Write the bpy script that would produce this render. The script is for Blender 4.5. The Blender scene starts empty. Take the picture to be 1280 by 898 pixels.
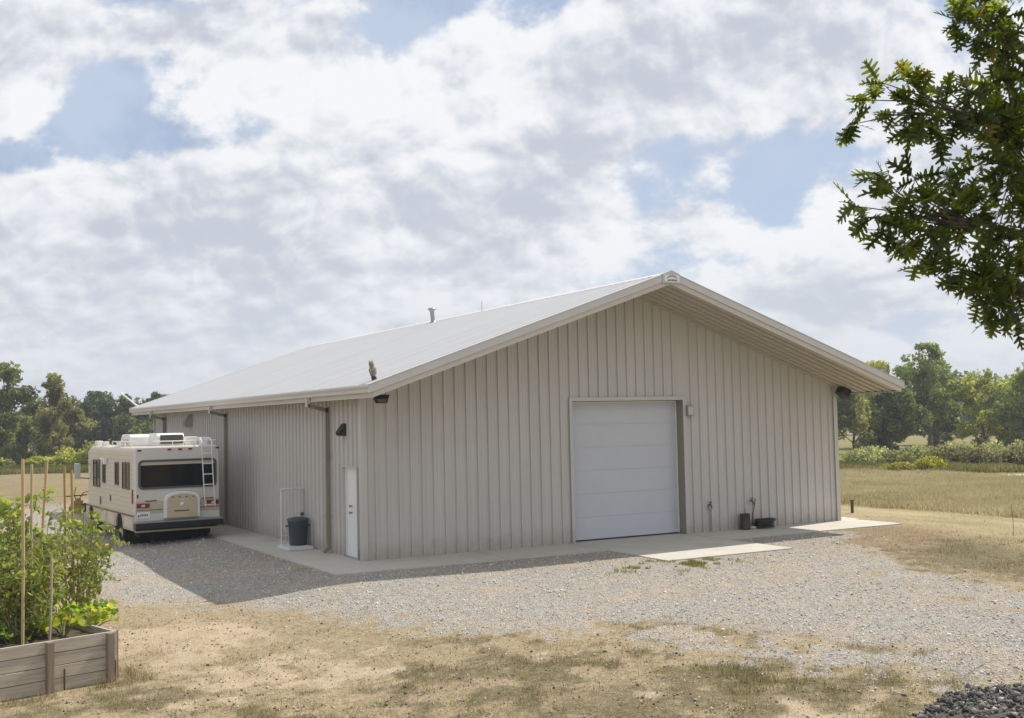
import bpy, bmesh, math, random
import numpy as np
from mathutils import Vector, Matrix, Euler
random.seed(7)
rng = np.random.default_rng(11)
S = bpy.context.scene
COL = S.collection
R = math.radians

# ------------------------------------------------------------------ helpers
class MB:
    """collects shapes, builds ONE mesh object; every face carries a material slot"""
    def __init__(s): s.v = []; s.f = []; s.m = []; s.sm = []
    def add(s, vs, fs, m=0, smooth=False, M=None):
        o = len(s.v)
        if M is not None: vs = [tuple(M @ Vector(v)) for v in vs]
        s.v += [tuple(v) for v in vs]
        for f in fs: s.f.append([i + o for i in f]); s.m.append(m); s.sm.append(smooth)
        return s
    def box(s, a, b, m=0, M=None):
        x0, y0, z0 = [min(a[i], b[i]) for i in range(3)]; x1, y1, z1 = [max(a[i], b[i]) for i in range(3)]
        return s.add([(x0,y0,z0),(x1,y0,z0),(x1,y1,z0),(x0,y1,z0),(x0,y0,z1),(x1,y0,z1),(x1,y1,z1),(x0,y1,z1)],
              [(0,3,2,1),(4,5,6,7),(0,1,5,4),(1,2,6,5),(2,3,7,6),(3,0,4,7)], m, False, M)
    def prism(s, poly, a, b, axis='y', m=0, M=None, smooth=False):
        """poly of 2-D points extruded from a to b along axis ('y': (x,z), 'x': (y,z), 'z': (x,y))"""
        def P(p, t): return {'y': (p[0], t, p[1]), 'x': (t, p[0], p[1]), 'z': (p[0], p[1], t)}[axis]
        n = len(poly); vs = [P(p, a) for p in poly] + [P(p, b) for p in poly]
        s.add(vs, [tuple(range(n))[::-1], tuple(range(n, 2*n))], m, False, M)
        return s.add(vs, [(i, (i+1) % n, n + (i+1) % n, n + i) for i in range(n)], m, smooth, M)
    def tube(s, pts, r, n=8, m=0, M=None, cap=True):
        pts = [Vector(p) for p in pts]; k = len(pts)
        rs = r if isinstance(r, (list, tuple)) else [r]*k
        vs = []; up = None
        for i, p in enumerate(pts):
            d = (pts[min(i+1, k-1)] - pts[max(i-1, 0)])
            d = d.normalized() if d.length > 1e-9 else Vector((0,0,1))
            if up is None: up = Vector((0,0,1)) if abs(d.z) < .9 else Vector((1,0,0))
            a = d.cross(up).normalized(); b = a.cross(d).normalized(); up = b
            for j in range(n):
                t = 2*math.pi*j/n; vs.append(p + (a*math.cos(t) + b*math.sin(t))*rs[i])
        fs = [(i*n+j, i*n+(j+1) % n, (i+1)*n+(j+1) % n, (i+1)*n+j) for i in range(k-1) for j in range(n)]
        s.add(vs, fs, m, True, M)
        if cap: s.add(vs[:n], [tuple(range(n))], m, False, M); s.add(vs[-n:], [tuple(range(n))[::-1]], m, False, M)
        return s
    def lathe(s, prof, n=20, m=0, M=None, axis='z'):
        vs = []
        for r, h in prof:
            for j in range(n):
                t = 2*math.pi*j/n; c, d = r*math.cos(t), r*math.sin(t)
                vs.append({'z': (c, d, h), 'x': (h, c, d), 'y': (c, h, d)}[axis])
        k = len(prof)
        fs = [(i*n+j, i*n+(j+1) % n, (i+1)*n+(j+1) % n, (i+1)*n+j) for i in range(k-1) for j in range(n)]
        return s.add(vs, fs, m, True, M)
    def build(s, name, mats, parent=None, bevel=0, fix=True):
        me = bpy.data.meshes.new(name)
        me.from_pydata(s.v, [], s.f)
        for mm in (mats if isinstance(mats, (list, tuple)) else [mats]): me.materials.append(mm)
        me.polygons.foreach_set('material_index', s.m); me.polygons.foreach_set('use_smooth', s.sm)
        if fix or bevel:
            bm = bmesh.new(); bm.from_mesh(me)
            if bevel: bmesh.ops.remove_doubles(bm, verts=bm.verts, dist=1e-5)
            bmesh.ops.recalc_face_normals(bm, faces=bm.faces)
            if bevel:
                es = [e for e in bm.edges if len(e.link_faces) == 2 and e.calc_face_angle(0) > .5]
                bmesh.ops.bevel(bm, geom=es, offset=bevel, segments=2, affect='EDGES', profile=.6)
            bm.to_mesh(me); bm.free()
        me.update()
        o = bpy.data.objects.new(name, me); COL.objects.link(o)
        if parent is not None: o.parent = parent
        return o

def mesh_np(name, verts, faces, mat, parent=None, tint=None, smooth=False):
    """fast mesh from numpy: faces (n,k); tint (nverts,3) goes to the colour attribute 'tint'"""
    me = bpy.data.meshes.new(name); verts = np.asarray(verts, np.float32); faces = np.asarray(faces, np.int32)
    n, k = faces.shape
    me.vertices.add(len(verts)); me.vertices.foreach_set('co', verts.ravel())
    me.loops.add(n*k); me.loops.foreach_set('vertex_index', faces.ravel())
    me.polygons.add(n); me.polygons.foreach_set('loop_start', np.arange(0, n*k, k, dtype=np.int32))
    me.polygons.foreach_set('loop_total', np.full(n, k, np.int32))
    if smooth: me.polygons.foreach_set('use_smooth', np.ones(n, bool))
    if tint is not None:
        a = me.color_attributes.new('tint', 'FLOAT_COLOR', 'POINT')
        c = np.ones((len(verts), 4), np.float32); c[:, :3] = tint; a.data.foreach_set('color', c.ravel())
    me.update(calc_edges=True); me.validate()
    me.materials.append(mat)
    o = bpy.data.objects.new(name, me); COL.objects.link(o)
    if parent is not None: o.parent = parent
    return o

def tag(o, label=None, cat=None, group=None, kind=None):
    if label: o['label'] = label
    if cat: o['category'] = cat
    if group: o['group'] = group
    if kind: o['kind'] = kind
    return o
def thing(name, loc, label, cat, group=None, rz=0):
    o = bpy.data.objects.new(name, None); COL.objects.link(o); o.location = loc; o.rotation_euler = (0, 0, rz)
    o.empty_display_size = .2
    return tag(o, label, cat, group)

# numpy value noise
def _h(ix, iy, iz, s):
    h = (ix.astype(np.int64)*374761393 + iy.astype(np.int64)*668265263 + iz.astype(np.int64)*2147483647 + s*974711) & 0x7fffffff
    h = ((h ^ (h >> 13))*1274126177) & 0x7fffffff
    h = ((h ^ (h >> 16))*60493) & 0x7fffffff
    return (h & 0xffff)/65535.0
def vn(x, y, z=None, s=0):
    x = np.asarray(x, float); y = np.asarray(y, float); z = np.zeros_like(x) if z is None else np.asarray(z, float)
    ix, iy, iz = np.floor(x), np.floor(y), np.floor(z); fx, fy, fz = x-ix, y-iy, z-iz
    fx, fy, fz = [t*t*(3-2*t) for t in (fx, fy, fz)]
    r = 0
    for a in (0, 1):
        for b in (0, 1):
            for c in (0, 1):
                r = r + _h(ix+a, iy+b, iz+c, s)*(fx if a else 1-fx)*(fy if b else 1-fy)*(fz if c else 1-fz)
    return r
def fbm(x, y, f=1., o=4, s=0):
    r = 0; a = .5; t = 0
    for i in range(o):
        r = r + a*vn(x*f, y*f, None, s+i*17); t += a; a *= .55; f *= 2.03
    return r/t
def sst(a, b, x):
    t = np.clip((np.asarray(x, float)-a)/(b-a), 0, 1); return t*t*(3-2*t)

# ------------------------------------------------------------------ materials
def nd(nt, typ, **kw):
    n = nt.nodes.new(typ)
    for k, v in kw.items():
        if k in n.inputs: n.inputs[k].default_value = v
        else: setattr(n, k, v)
    return n
def mat(name, col, rough=.6, metal=0, var=.12, scale=6., bump=0, bscale=60., spec=.5, stretch=(1,1,1), streak=0, dirt=None):
    m = bpy.data.materials.new(name); m.use_nodes = True; nt = m.node_tree; b = nt.nodes['Principled BSDF']
    b.inputs['Roughness'].default_value = rough; b.inputs['Metallic'].default_value = metal
    b.inputs['Specular IOR Level'].default_value = spec
    tc = nd(nt, 'ShaderNodeTexCoord'); mp = nd(nt, 'ShaderNodeMapping'); mp.inputs['Scale'].default_value = stretch
    nt.links.new(tc.outputs['Object'], mp.inputs['Vector'])
    n = nd(nt, 'ShaderNodeTexNoise', Scale=scale, Detail=6., Roughness=.65); nt.links.new(mp.outputs[0], n.inputs['Vector'])
    r = nd(nt, 'ShaderNodeMapRange'); r.inputs['To Min'].default_value = 1-var; r.inputs['To Max'].default_value = 1+var
    r.inputs['From Min'].default_value = .25; r.inputs['From Max'].default_value = .75
    nt.links.new(n.outputs['Fac'], r.inputs['Value'])
    mx = nd(nt, 'ShaderNodeVectorMath', operation='SCALE'); mx.inputs[0].default_value = col
    nt.links.new(r.outputs[0], mx.inputs['Scale'])
    out = mx.outputs[0]
    if dirt:      # blotches of another colour with shapes of their own
        n3 = nd(nt, 'ShaderNodeTexNoise', Scale=dirt[1], Detail=7., Roughness=.7); nt.links.new(mp.outputs[0], n3.inputs['Vector'])
        rr = nd(nt, 'ShaderNodeMapRange'); rr.inputs['From Min'].default_value = dirt[2]; rr.inputs['From Max'].default_value = dirt[2]+.2
        rr.inputs['To Max'].default_value = dirt[3]
        nt.links.new(n3.outputs['Fac'], rr.inputs['Value'])
        mm = nd(nt, 'ShaderNodeMix', data_type='RGBA'); mm.inputs['B'].default_value = (*dirt[0], 1)
        nt.links.new(out, mm.inputs['A']); nt.links.new(rr.outputs[0], mm.inputs['Factor']); out = mm.outputs['Result']
    nt.links.new(out, b.inputs['Base Color'])
    if bump:
        n2 = nd(nt, 'ShaderNodeTexNoise', Scale=bscale, Detail=4.); nt.links.new(mp.outputs[0], n2.inputs['Vector'])
        bp = nd(nt, 'ShaderNodeBump', Strength=bump, Distance=.02); nt.links.new(n2.outputs['Fac'], bp.inputs['Height'])
        nt.links.new(bp.outputs[0], b.inputs['Normal'])
    return m
def tint_mat(name, rough=.7, trans=0., spec=.2, tcol=(1.5, 1.6, .6)):
    """colour comes from the mesh attribute 'tint' (each leaf, blade or stone has its own colour)"""
    m = bpy.data.materials.new(name); m.use_nodes = True; nt = m.node_tree; b = nt.nodes['Principled BSDF']
    b.inputs['Roughness'].default_value = rough; b.inputs['Specular IOR Level'].default_value = spec
    a = nd(nt, 'ShaderNodeAttribute', attribute_name='tint')
    nt.links.new(a.outputs['Color'], b.inputs['Base Color'])
    if trans:
        t = nd(nt, 'ShaderNodeBsdfTranslucent'); v = nd(nt, 'ShaderNodeVectorMath', operation='MULTIPLY'); v.inputs[1].default_value = tcol
        nt.links.new(a.outputs['Color'], v.inputs[0]); nt.links.new(v.outputs[0], t.inputs['Color'])
        mx = nd(nt, 'ShaderNodeMixShader'); mx.inputs[0].default_value = trans
        nt.links.new(b.outputs[0], mx.inputs[1]); nt.links.new(t.outputs[0], mx.inputs[2])
        nt.links.new(mx.outputs[0], nt.nodes['Material Output'].inputs['Surface'])
    return m

M = {}
M['siding'] = mat('beige painted steel', (.54,.522,.49), .42, 0, .05, .8, .04, 3., stretch=(1,1,.25))
M['roof'] = mat('pale metal roofing', (.75,.745,.74), .42, 0, .06, 1., 0, stretch=(.06,3.28,.06), dirt=((.55,.54,.52), 1.4, .50, .35))
M['soffit'] = mat('cream soffit steel', (.50,.465,.385), .5, 0, .04, 1.)
M['trim'] = mat('light grey trim', (.56,.545,.53), .4, 0, .05, 2.)
M['trim_warm'] = mat('warm beige trim', (.55,.505,.44), .45, 0, .05, 2.)
M['taupe'] = mat('taupe trim', (.27,.245,.20), .5, 0, .06, 3.)
M['white_door'] = mat('white door paint', (.54,.555,.59), .4, 0, .03, 1.5, .02, 30.)
M['white'] = mat('white paint', (.78,.78,.77), .4, 0, .05, 4.)
M['black'] = mat('black plastic', (.008,.008,.009), .45, 0, .2, 8.)
M['dark_grey'] = mat('dark grey metal', (.09,.09,.09), .5, .2, .15, 8.)
M['grey_metal'] = mat('grey metal', (.35,.35,.35), .4, .6, .1, 8.)
M['concrete'] = mat('pale concrete', (.51,.48,.42), .85, 0, .10, 1.3, .12, 90., dirt=((.42,.37,.29), 1.1, .52, .55))
M['joint'] = mat('concrete joint', (.24,.22,.18), .9)
M['lens'] = mat('lamp glass', (.62,.62,.58), .15, 0, .1, 20.)
M['rubber'] = mat('tyre rubber', (.013,.013,.013), .85, 0, .2, 8.)
M['glass'] = mat('dark window glass', (.006,.007,.009), .05, 0, .2, 2., spec=.22)
M['rv_white'] = mat('white gelcoat', (.62,.60,.555), .38, 0, .06, 1.5, dirt=((.5,.47,.4), 2., .55, .4))
M['rv_cream'] = mat('cream aluminium siding', (.60,.54,.43), .42, 0, .06, 1.2, dirt=((.42,.36,.27), 1.7, .56, .45))
M['rv_tan'] = mat('tan stripe paint', (.50,.43,.32), .45, 0, .07, 2., dirt=((.3,.25,.18), 2.5, .55, .5))
M['rv_brown'] = mat('brown stripe', (.10,.055,.035), .5)
M['cover'] = mat('beige cover vinyl', (.56,.47,.33), .5, 0, .06, 3.)
M['red'] = mat('red lamp plastic', (.22,.012,.014), .25, 0, .1, 20.)
M['under'] = mat('dark underbody', (.012,.012,.012), .9, 0, .3, 5.)
M['can'] = mat('grey blue plastic bin', (.045,.058,.074), .5, 0, .1, 4.)
M['pvc'] = mat('white plastic pipe', (.66,.66,.64), .4, 0, .06, 6.)
M['brown_pot'] = mat('brown glazed pot', (.05,.032,.022), .5, 0, .3, 9.)
M['hose'] = mat('black hose', (.015,.017,.02), .4, 0, .2, 20.)
M['yellow'] = mat('worn yellow paint', (.30,.21,.045), .5, 0, .2, 8., dirt=((.12,.08,.03), 6., .5, .8))
M['timber'] = mat('weathered grey board', (.46,.40,.325), .85, 0, .28, 5., .35, 30., stretch=(.35,4,5), dirt=((.19,.15,.11), 3., .52, .7))
M['timber_dark'] = mat('weathered post', (.25,.20,.15), .85, 0, .28, 5., .3, 30., stretch=(5,5,.35))
M['stake'] = mat('pale wooden stake', (.50,.37,.20), .8, 0, .2, 6., .2, 40., stretch=(4,4,.3))
M['stake_tan'] = mat('golden bamboo stake', (.42,.27,.085), .6, 0, .2, 6., stretch=(4,4,.6))
M['bark'] = mat('grey brown bark', (.11,.085,.065), .9, 0, .35, 9., .6, 25., stretch=(2,2,.5))
M['soil'] = mat('dark garden soil', (.07,.05,.035), .95, 0, .4, 14., .7, 30.)
M['rust'] = mat('rusty iron', (.09,.05,.035), .8, 0, .3, 20.)
M['owl'] = mat('mottled owl feathers', (.28,.25,.19), .8, 0, .6, 22., dirt=((.06,.055,.04), 11., .46, .95))
M['owl_belly'] = mat('pale owl breast', (.52,.47,.38), .8, 0, .35, 26.)
M['leaf'] = tint_mat('tree leaves', .6, .5, .2, (1.7, 1.75, .75))
M['oakleaf'] = tint_mat('oak leaves', .38, .58, .45, (2.7, 2.75, .8))
M['stone'] = tint_mat('loose stones', .85, 0, .3)
M['blade'] = tint_mat('grass blades', .7, .42, .2, (1.2, 1.2, .8))

def weather_siding(m):
    nt = m.node_tree; b = nt.nodes['Principled BSDF']; L = nt.links.new
    src = b.inputs['Base Color'].links[0].from_socket
    tc = nd(nt, 'ShaderNodeTexCoord'); sp = nd(nt, 'ShaderNodeSeparateXYZ'); L(tc.outputs['Object'], sp.inputs[0])
    n = nd(nt, 'ShaderNodeTexNoise', Scale=3.5, Detail=7., Roughness=.7); L(tc.outputs['Object'], n.inputs['Vector'])
    a = nd(nt, 'ShaderNodeMath', operation='MULTIPLY_ADD'); L(n.outputs['Fac'], a.inputs[0]); a.inputs[1].default_value = -.9; L(sp.outputs[2], a.inputs[2])
    r = nd(nt, 'ShaderNodeMapRange', interpolation_type='SMOOTHSTEP'); L(a.outputs[0], r.inputs[0])
    for k, v in (('From Min', -.50), ('From Max', .15), ('To Min', .55), ('To Max', 0.)): r.inputs[k].default_value = v
    x = nd(nt, 'ShaderNodeMix', data_type='RGBA'); L(r.outputs[0], x.inputs['Factor']); L(src, x.inputs['A']); x.inputs['B'].default_value = (.34, .29, .22, 1)
    # faint run marks
    mp = nd(nt, 'ShaderNodeMapping'); mp.inputs['Scale'].default_value = (5, 5, .22); L(tc.outputs['Object'], mp.inputs[0])
    n2 = nd(nt, 'ShaderNodeTexNoise', Scale=1.6, Detail=6., Roughness=.65); L(mp.outputs[0], n2.inputs['Vector'])
    r2 = nd(nt, 'ShaderNodeMapRange'); L(n2.outputs['Fac'], r2.inputs[0])
    for k, v in (('From Min', .5), ('From Max', .75), ('To Min', 0.), ('To Max', .22)): r2.inputs[k].default_value = v
    y = nd(nt, 'ShaderNodeMix', data_type='RGBA'); L(r2.outputs[0], y.inputs['Factor']); L(x.outputs['Result'], y.inputs['A']); y.inputs['B'].default_value = (.38, .34, .28, 1)
    L(y.outputs['Result'], b.inputs['Base Color'])
weather_siding(M['siding'])

# ------------------------------------------------------------------ the lie of the land
def gz(x, y):
    x = np.asarray(x, float); y = np.asarray(y, float)
    left = sst(-1.2, -4.4, x)*(1-.28*sst(2., 5., y)*(1-sst(26., 45., y)))
    front = .75*sst(-2.6, -11., y)
    z = -.03 - .21*np.maximum(left, .8*front) - .14*sst(-4., -8., y)*sst(1., -6., x) - .10*sst(15.5, 21., x)
    d = np.hypot(x, y)
    far = np.maximum(0, d-26)
    z = z - 1.35*(1-np.exp(-far/90.)) - 1.2*sst(150, 420, d) - 2.*sst(500, 2500, d)
    z = z + (fbm(x, y, .45, 3, 3)-.5)*.05*sst(0, 3, np.maximum(-8.-y, np.maximum(x-17.5, -7-x))+1.5) + (fbm(x, y, .045, 3, 9)-.5)*.9*sst(30, 80, d)
    return z
def gz1(x, y): return float(gz(np.array([x]), np.array([y]))[0])

GRAVEL = np.array([(3.6,-19.5),(2.0,-16.0),(1.5,-14.7),(.9,-12.9),(.2,-10.9),(-1.,-9.),(-2.4,-7.),(-3.4,-5.),(-4.6,-3.1),(-6.,-1.),(-6.5,4),(-6.6,14),(-6.4,31),
                   (-1,31),(-1,0),(0,-1.),(12.6,-1.),(13.4,-2.6),(11.6,-4.4),(10.2,-6.6),(9.2,-9.),(8.5,-11.4),(8.2,-14.),(8.6,-19.5)])
def sdf(poly, x, y):
    d = np.full(x.shape, 1e18); ins = np.zeros(x.shape, bool); n = len(poly)
    for i in range(n):
        ax, ay = poly[i]; bx, by = poly[(i+1) % n]; ex, ey = bx-ax, by-ay
        t = np.clip(((x-ax)*ex+(y-ay)*ey)/(ex*ex+ey*ey), 0, 1)
        d = np.minimum(d, (x-ax-ex*t)**2+(y-ay-ey*t)**2)
        c = ((ay > y) != (by > y)) & (x < ex*(y-ay)/(ey if ey else 1e-9)+ax); ins ^= c
    return np.where(ins, 1, -1)*np.sqrt(d)
def zones(x, y):
    """gravel cover, green of the grass, bareness (dirt), brownness: each 0..1"""
    wob = (fbm(x, y, .55, 4, 21)-.5)*2.6 + (fbm(x, y, 2.2, 3, 5)-.5)*1.1
    sd_ = sdf(GRAVEL, x, y)
    g = sst(-1.1, 1.5, sd_+wob*.7+(fbm(x, y, 4.5, 4, 29)-.5)*2.6*(np.abs(sd_) < 3))
    thin = fbm(x*1.0, y*1.0, .5, 4, 77)
    g = g*(1-.8*sst(.50, .64, .6*thin+.4*fbm(x, y, 2.4, 4, 37))*sst(9., 2., np.abs(y+9)*.6)*sst(3.5, 1.2, sdf(GRAVEL, x, y)))
    hf = fbm(x, y, 2.6, 5, 71)
    green = sst(.46, .60, .5*fbm(x, y, .42, 4, 33)+.5*hf)*sst(-6.0, -9.6, y+.12*x+(hf-.5)*3)*.6
    gp = sst(4.6, 1.6, np.hypot((x-13.6)*.8, (y+8.2))+(hf-.5)*3.)*.95
    green = np.maximum(green, gp)
    green = np.maximum(green, .6*sst(.47, .62, .6*fbm(x, y, .3, 3, 14)+.4*hf)*sst(-11., -14., y))
    band = np.exp(-((sdf(GRAVEL, x, y)+1.1)/.9)**2)*sst(-9.5, -12, y)          # greener strip just off the gravel
    green = np.maximum(green, band*(.15+.75*sst(.40, .58, hf)))
    bare = sst(.43, .60, .62*fbm(x, y, .36, 4, 52)+.38*fbm(x, y, 3.1, 5, 19))*sst(1.0, -2.5, sdf(GRAVEL, x, y))*sst(4.5, 2., x-(-y-10))*sst(-22, -14, y)
    brown = sst(8., 10., x+.15*y)*sst(17.5, 14.5, x-.1*y)*sst(-1.2, -2.4, y)*(1-g)*(1-gp)
    d = np.hypot(x-0, y)
    return g, green, bare, brown
# far zones on the right: mown path, tall field, green strip, white track
def along(x, y):   # distance from the camera along its level line of sight and across it
    a = (x+9.876)*.48565+(y+25.18)*.87416; b = (x+9.876)*.87416-(y+25.18)*.48565
    return a, b

def ground():
    def axis(lo, hi, step, far):
        a = list(np.arange(lo, hi+1e-6, step)); s = step; b = hi
        while b < far: s *= 1.22; b += s; a.append(b)
        s = step; b = lo
        while b > -far: s *= 1.22; b -= s; a.insert(0, b)
        return np.array(a)
    xs = axis(-13, 25, .16, 5000); ys = axis(-18.5, 9, .16, 5000)
    X, Y = np.meshgrid(xs, ys); x, y = X.ravel(), Y.ravel(); z = gz(x, y)
    nx = len(xs); i = (np.arange(len(ys)-1)[:, None]*nx + np.arange(nx-1)[None]).ravel()
    f = np.stack([i, i+1, i+nx+1, i+nx], 1)
    g, gr, ba, br = zones(x, y)
    m = ground_mat()
    o = mesh_np('ground', np.stack([x, y, z], 1), f, m, None, np.stack([g, gr, ba], 1), True)
    a = o.data.color_attributes.new('far', 'FLOAT_COLOR', 'POINT'); c = np.zeros((len(x), 4), np.float32)
    d, b = along(x, y); right = sst(14, 17, x-.2*y)
    wob = (fbm(x, y, .12, 3, 8)-.5)*5
    far = x - (42.+(y-14)*.235) + wob*.4
    c[:, 0] = sst(20.2, 21.4, x+wob*.12)*sst(.8, -.8, far)      # tall rough field
    c[:, 1] = sst(-.8, .8, far)*right*sst(250, 90, d)           # green strip
    c[:, 2] = br
    c[:, 3] = sst(0, 2.5, x-16.6-.40*np.minimum(y-2, 0)+wob*.1)*sst(22, 21, x)                                                              # mown path
    a.data.foreach_set('color', c.ravel())
    tag(o, kind='structure')
    return o
def ground_mat():
    m = bpy.data.materials.new('gravel dirt and dry grass'); m.use_nodes = True; nt = m.node_tree; b = nt.nodes['Principled BSDF']; L = nt.links.new
    b.inputs['Roughness'].default_value = .95; b.inputs['Specular IOR Level'].default_value = .15
    geo = nd(nt, 'ShaderNodeNewGeometry'); P = geo.outputs['Position']
    z = nd(nt, 'ShaderNodeSeparateColor'); L(nd(nt, 'ShaderNodeAttribute', attribute_name='tint').outputs['Color'], z.inputs[0])
    fa = nd(nt, 'ShaderNodeAttribute', attribute_name='far'); zf = nd(nt, 'ShaderNodeSeparateColor'); L(fa.outputs['Color'], zf.inputs[0])
    def noise(s, det=5., ro=.6, st=None):
        n = nd(nt, 'ShaderNodeTexNoise', Scale=s, Detail=det, Roughness=ro)
        if st: mp = nd(nt, 'ShaderNodeMapping'); mp.inputs['Scale'].default_value = st; L(P, mp.inputs[0]); L(mp.outputs[0], n.inputs['Vector'])
        else: L(P, n.inputs['Vector'])
        return n.outputs['Fac']
    def ramp(f, stops):
        r = nd(nt, 'ShaderNodeValToRGB'); e = r.color_ramp.elements
        while len(e) < len(stops): e.new(.5)
        for q, (p, c) in zip(e, stops): q.position = p; q.color = (*c, 1)
        L(f, r.inputs[0]); return r.outputs[0]
    def mix(f, A, B, typ='MIX'):
        x = nd(nt, 'ShaderNodeMix', data_type='RGBA', blend_type=typ)
        if isinstance(f, float): x.inputs['Factor'].default_value = f
        else: L(f, x.inputs['Factor'])
        for k, v in (('A', A), ('B', B)):
            if isinstance(v, tuple): x.inputs[k].default_value = (*v, 1)
            else: L(v, x.inputs[k])
        return x.outputs['Result']
    def mr(f, a, c, lo=0., hi=1.):
        r = nd(nt, 'ShaderNodeMapRange', interpolation_type='SMOOTHSTEP'); L(f, r.inputs[0])
        for k, v in zip(('From Min', 'From Max', 'To Min', 'To Max'), (a, c, lo, hi)): r.inputs[k].default_value = v
        return r.outputs[0]
    def mul(a, c):
        n = nd(nt, 'ShaderNodeMath', operation='MULTIPLY'); L(a, n.inputs[0])
        if isinstance(c, float): n.inputs[1].default_value = c
        else: L(c, n.inputs[1])
        return n.outputs[0]
    def add(a, c):
        n = nd(nt, 'ShaderNodeMath', operation='ADD'); L(a, n.inputs[0]); L(c, n.inputs[1]); return n.outputs[0]
    fine, mid, big, vfine = noise(9, 6, .7), noise(2.2, 6, .65), noise(.35, 5, .6), noise(45, 4, .7)
    straw = ramp(fine, [(.25, (.20,.155,.09)), (.45, (.345,.28,.18)), (.62, (.445,.365,.245)), (.8, (.55,.465,.33))])
    olive = ramp(fine, [(.25, (.11,.092,.052)), (.5, (.205,.172,.102)), (.75, (.33,.28,.18))])
    dirt = ramp(mid, [(.3, (.42,.335,.235)), (.55, (.53,.43,.31)), (.75, (.60,.50,.375))])
    brown = ramp(fine, [(.25, (.17,.125,.075)), (.5, (.29,.22,.135)), (.75, (.41,.325,.22))])
    c = mix(mul(mr(add(mul(z.outputs[2], 1.), mul(mid, .5)), .45, .95), .95), straw, dirt)
    c = mix(mr(add(z.outputs[1], mul(mid, .6)), .5, .95), c, olive)
    c = mix(mr(add(zf.outputs[2], mul(mid, .5)), .45, 1.1), c, brown)
    # stones: cells with their own grey
    vo = nd(nt, 'ShaderNodeTexVoronoi', Scale=26.); L(P, vo.inputs['Vector'])
    vs = nd(nt, 'ShaderNodeSeparateColor'); L(vo.outputs['Color'], vs.inputs[0])
    st = ramp(vs.outputs[0], [(0, (.27,.255,.235)), (.35, (.42,.40,.37)), (.7, (.53,.51,.475)), (1, (.67,.65,.62))])
    st = mix(mr(vo.outputs['Distance'], .35, .75, 0., .5), st, (.25,.22,.185))
    gcol = mix(mr(add(mul(mid, .7), add(mul(big, .7), mul(fine, .35))), .80, 1.04, 0., .62), st, dirt)
    gf = mr(add(z.outputs[0], mul(add(fine, mid), .35)), .52, .95)
    c = mix(gf, c, gcol)
    # farther ground
    d = nd(nt, 'ShaderNodeVectorMath', operation='LENGTH'); L(P, d.inputs[0])
    bands = noise(.5, 5, .6, (.35, 1.6, 1))
    farc = ramp(add(mul(bands, .6), mul(mid, .4)), [(.3, (.19,.155,.085)), (.5, (.275,.225,.13)), (.7, (.34,.28,.175))])
    c = mix(mr(d.outputs['Value'], 26., 38.), c, farc)
    path = ramp(noise(.6, 5, .6, (1.6, .3, 1)), [(.3, (.29,.245,.13)), (.5, (.40,.335,.195)), (.7, (.46,.395,.25))])
    c = mix(mul(fa.outputs['Alpha'], mr(mid, .2, .45, .6, 1.)), c, path)
    rough = ramp(add(mul(bands, .5), mul(fine, .5)), [(.3, (.22,.19,.115)), (.5, (.32,.275,.175)), (.7, (.40,.345,.235))])
    c = mix(zf.outputs[0], c, rough)
    gstrip = ramp(add(mul(bands, .5), mul(mid, .5)), [(.35, (.13,.135,.035)), (.5, (.22,.21,.06)), (.66, (.31,.27,.11))])
    c = mix(zf.outputs[1], c, gstrip)
    vf2 = noise(130, 3, .7)
    c = mix(mul(mr(vfine, .38, .62), .6), c, mix(1., c, (.48,.45,.40), 'MULTIPLY'))
    c = mix(mul(mr(vf2, .48, .66), .6), c, mix(1., c, (1.5,1.47,1.42), 'MULTIPLY'))
    c = mix(mul(mr(noise(5.5, 7, .75), .52, .66), .55), c, mix(1., c, (.68,.64,.58), 'MULTIPLY'))
    L(c, b.inputs['Base Color'])
    h = add(add(mul(vfine, .5), mul(fine, .9)), mul(mr(vo.outputs['Distance'], 0., .6, 1., 0.), gf))
    bp = nd(nt, 'ShaderNodeBump', Strength=.8, Distance=.04); L(h, bp.inputs['Height']); L(bp.outputs[0], b.inputs['Normal'])
    return m

# ------------------------------------------------------------------ scattered small stuff (uncountable)
def rot_basis(n):
    q = rng.normal(size=(n, 4)); q /= np.linalg.norm(q, axis=1)[:, None]; w, x, y, z = q.T
    return np.stack([np.stack([1-2*(y*y+z*z), 2*(x*y-z*w), 2*(x*z+y*w)], 1), np.stack([2*(x*y+z*w), 1-2*(x*x+z*z), 2*(y*z-x*w)], 1),
                     np.stack([2*(x*z-y*w), 2*(y*z+x*w), 1-2*(x*x+y*y)], 1)], 1)
OCT_V = np.array([(1,0,0),(-1,0,0),(0,1,0),(0,-1,0),(0,0,1),(0,0,-1)], float)
OCT_F = np.array([(0,2,4),(2,1,4),(1,3,4),(3,0,4),(2,0,5),(1,2,5),(3,1,5),(0,3,5)])
def stones(name, p, size, cols, parent=None):
    n = len(p); sc = size[:, None]*rng.uniform(.6, 1.25, (n, 3)); sc[:, 2] *= .7
    v = OCT_V[None]*rng.uniform(.75, 1.2, (n, 6, 1))*sc[:, None]
    v = np.einsum('nij,nkj->nki', rot_basis(n), v) + p[:, None]
    f = (OCT_F[None] + (np.arange(n)*6)[:, None, None]).reshape(-1, 3)
    return mesh_np(name, v.reshape(-1, 3), f, M['stone'], parent, np.repeat(cols, 6, 0))
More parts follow.
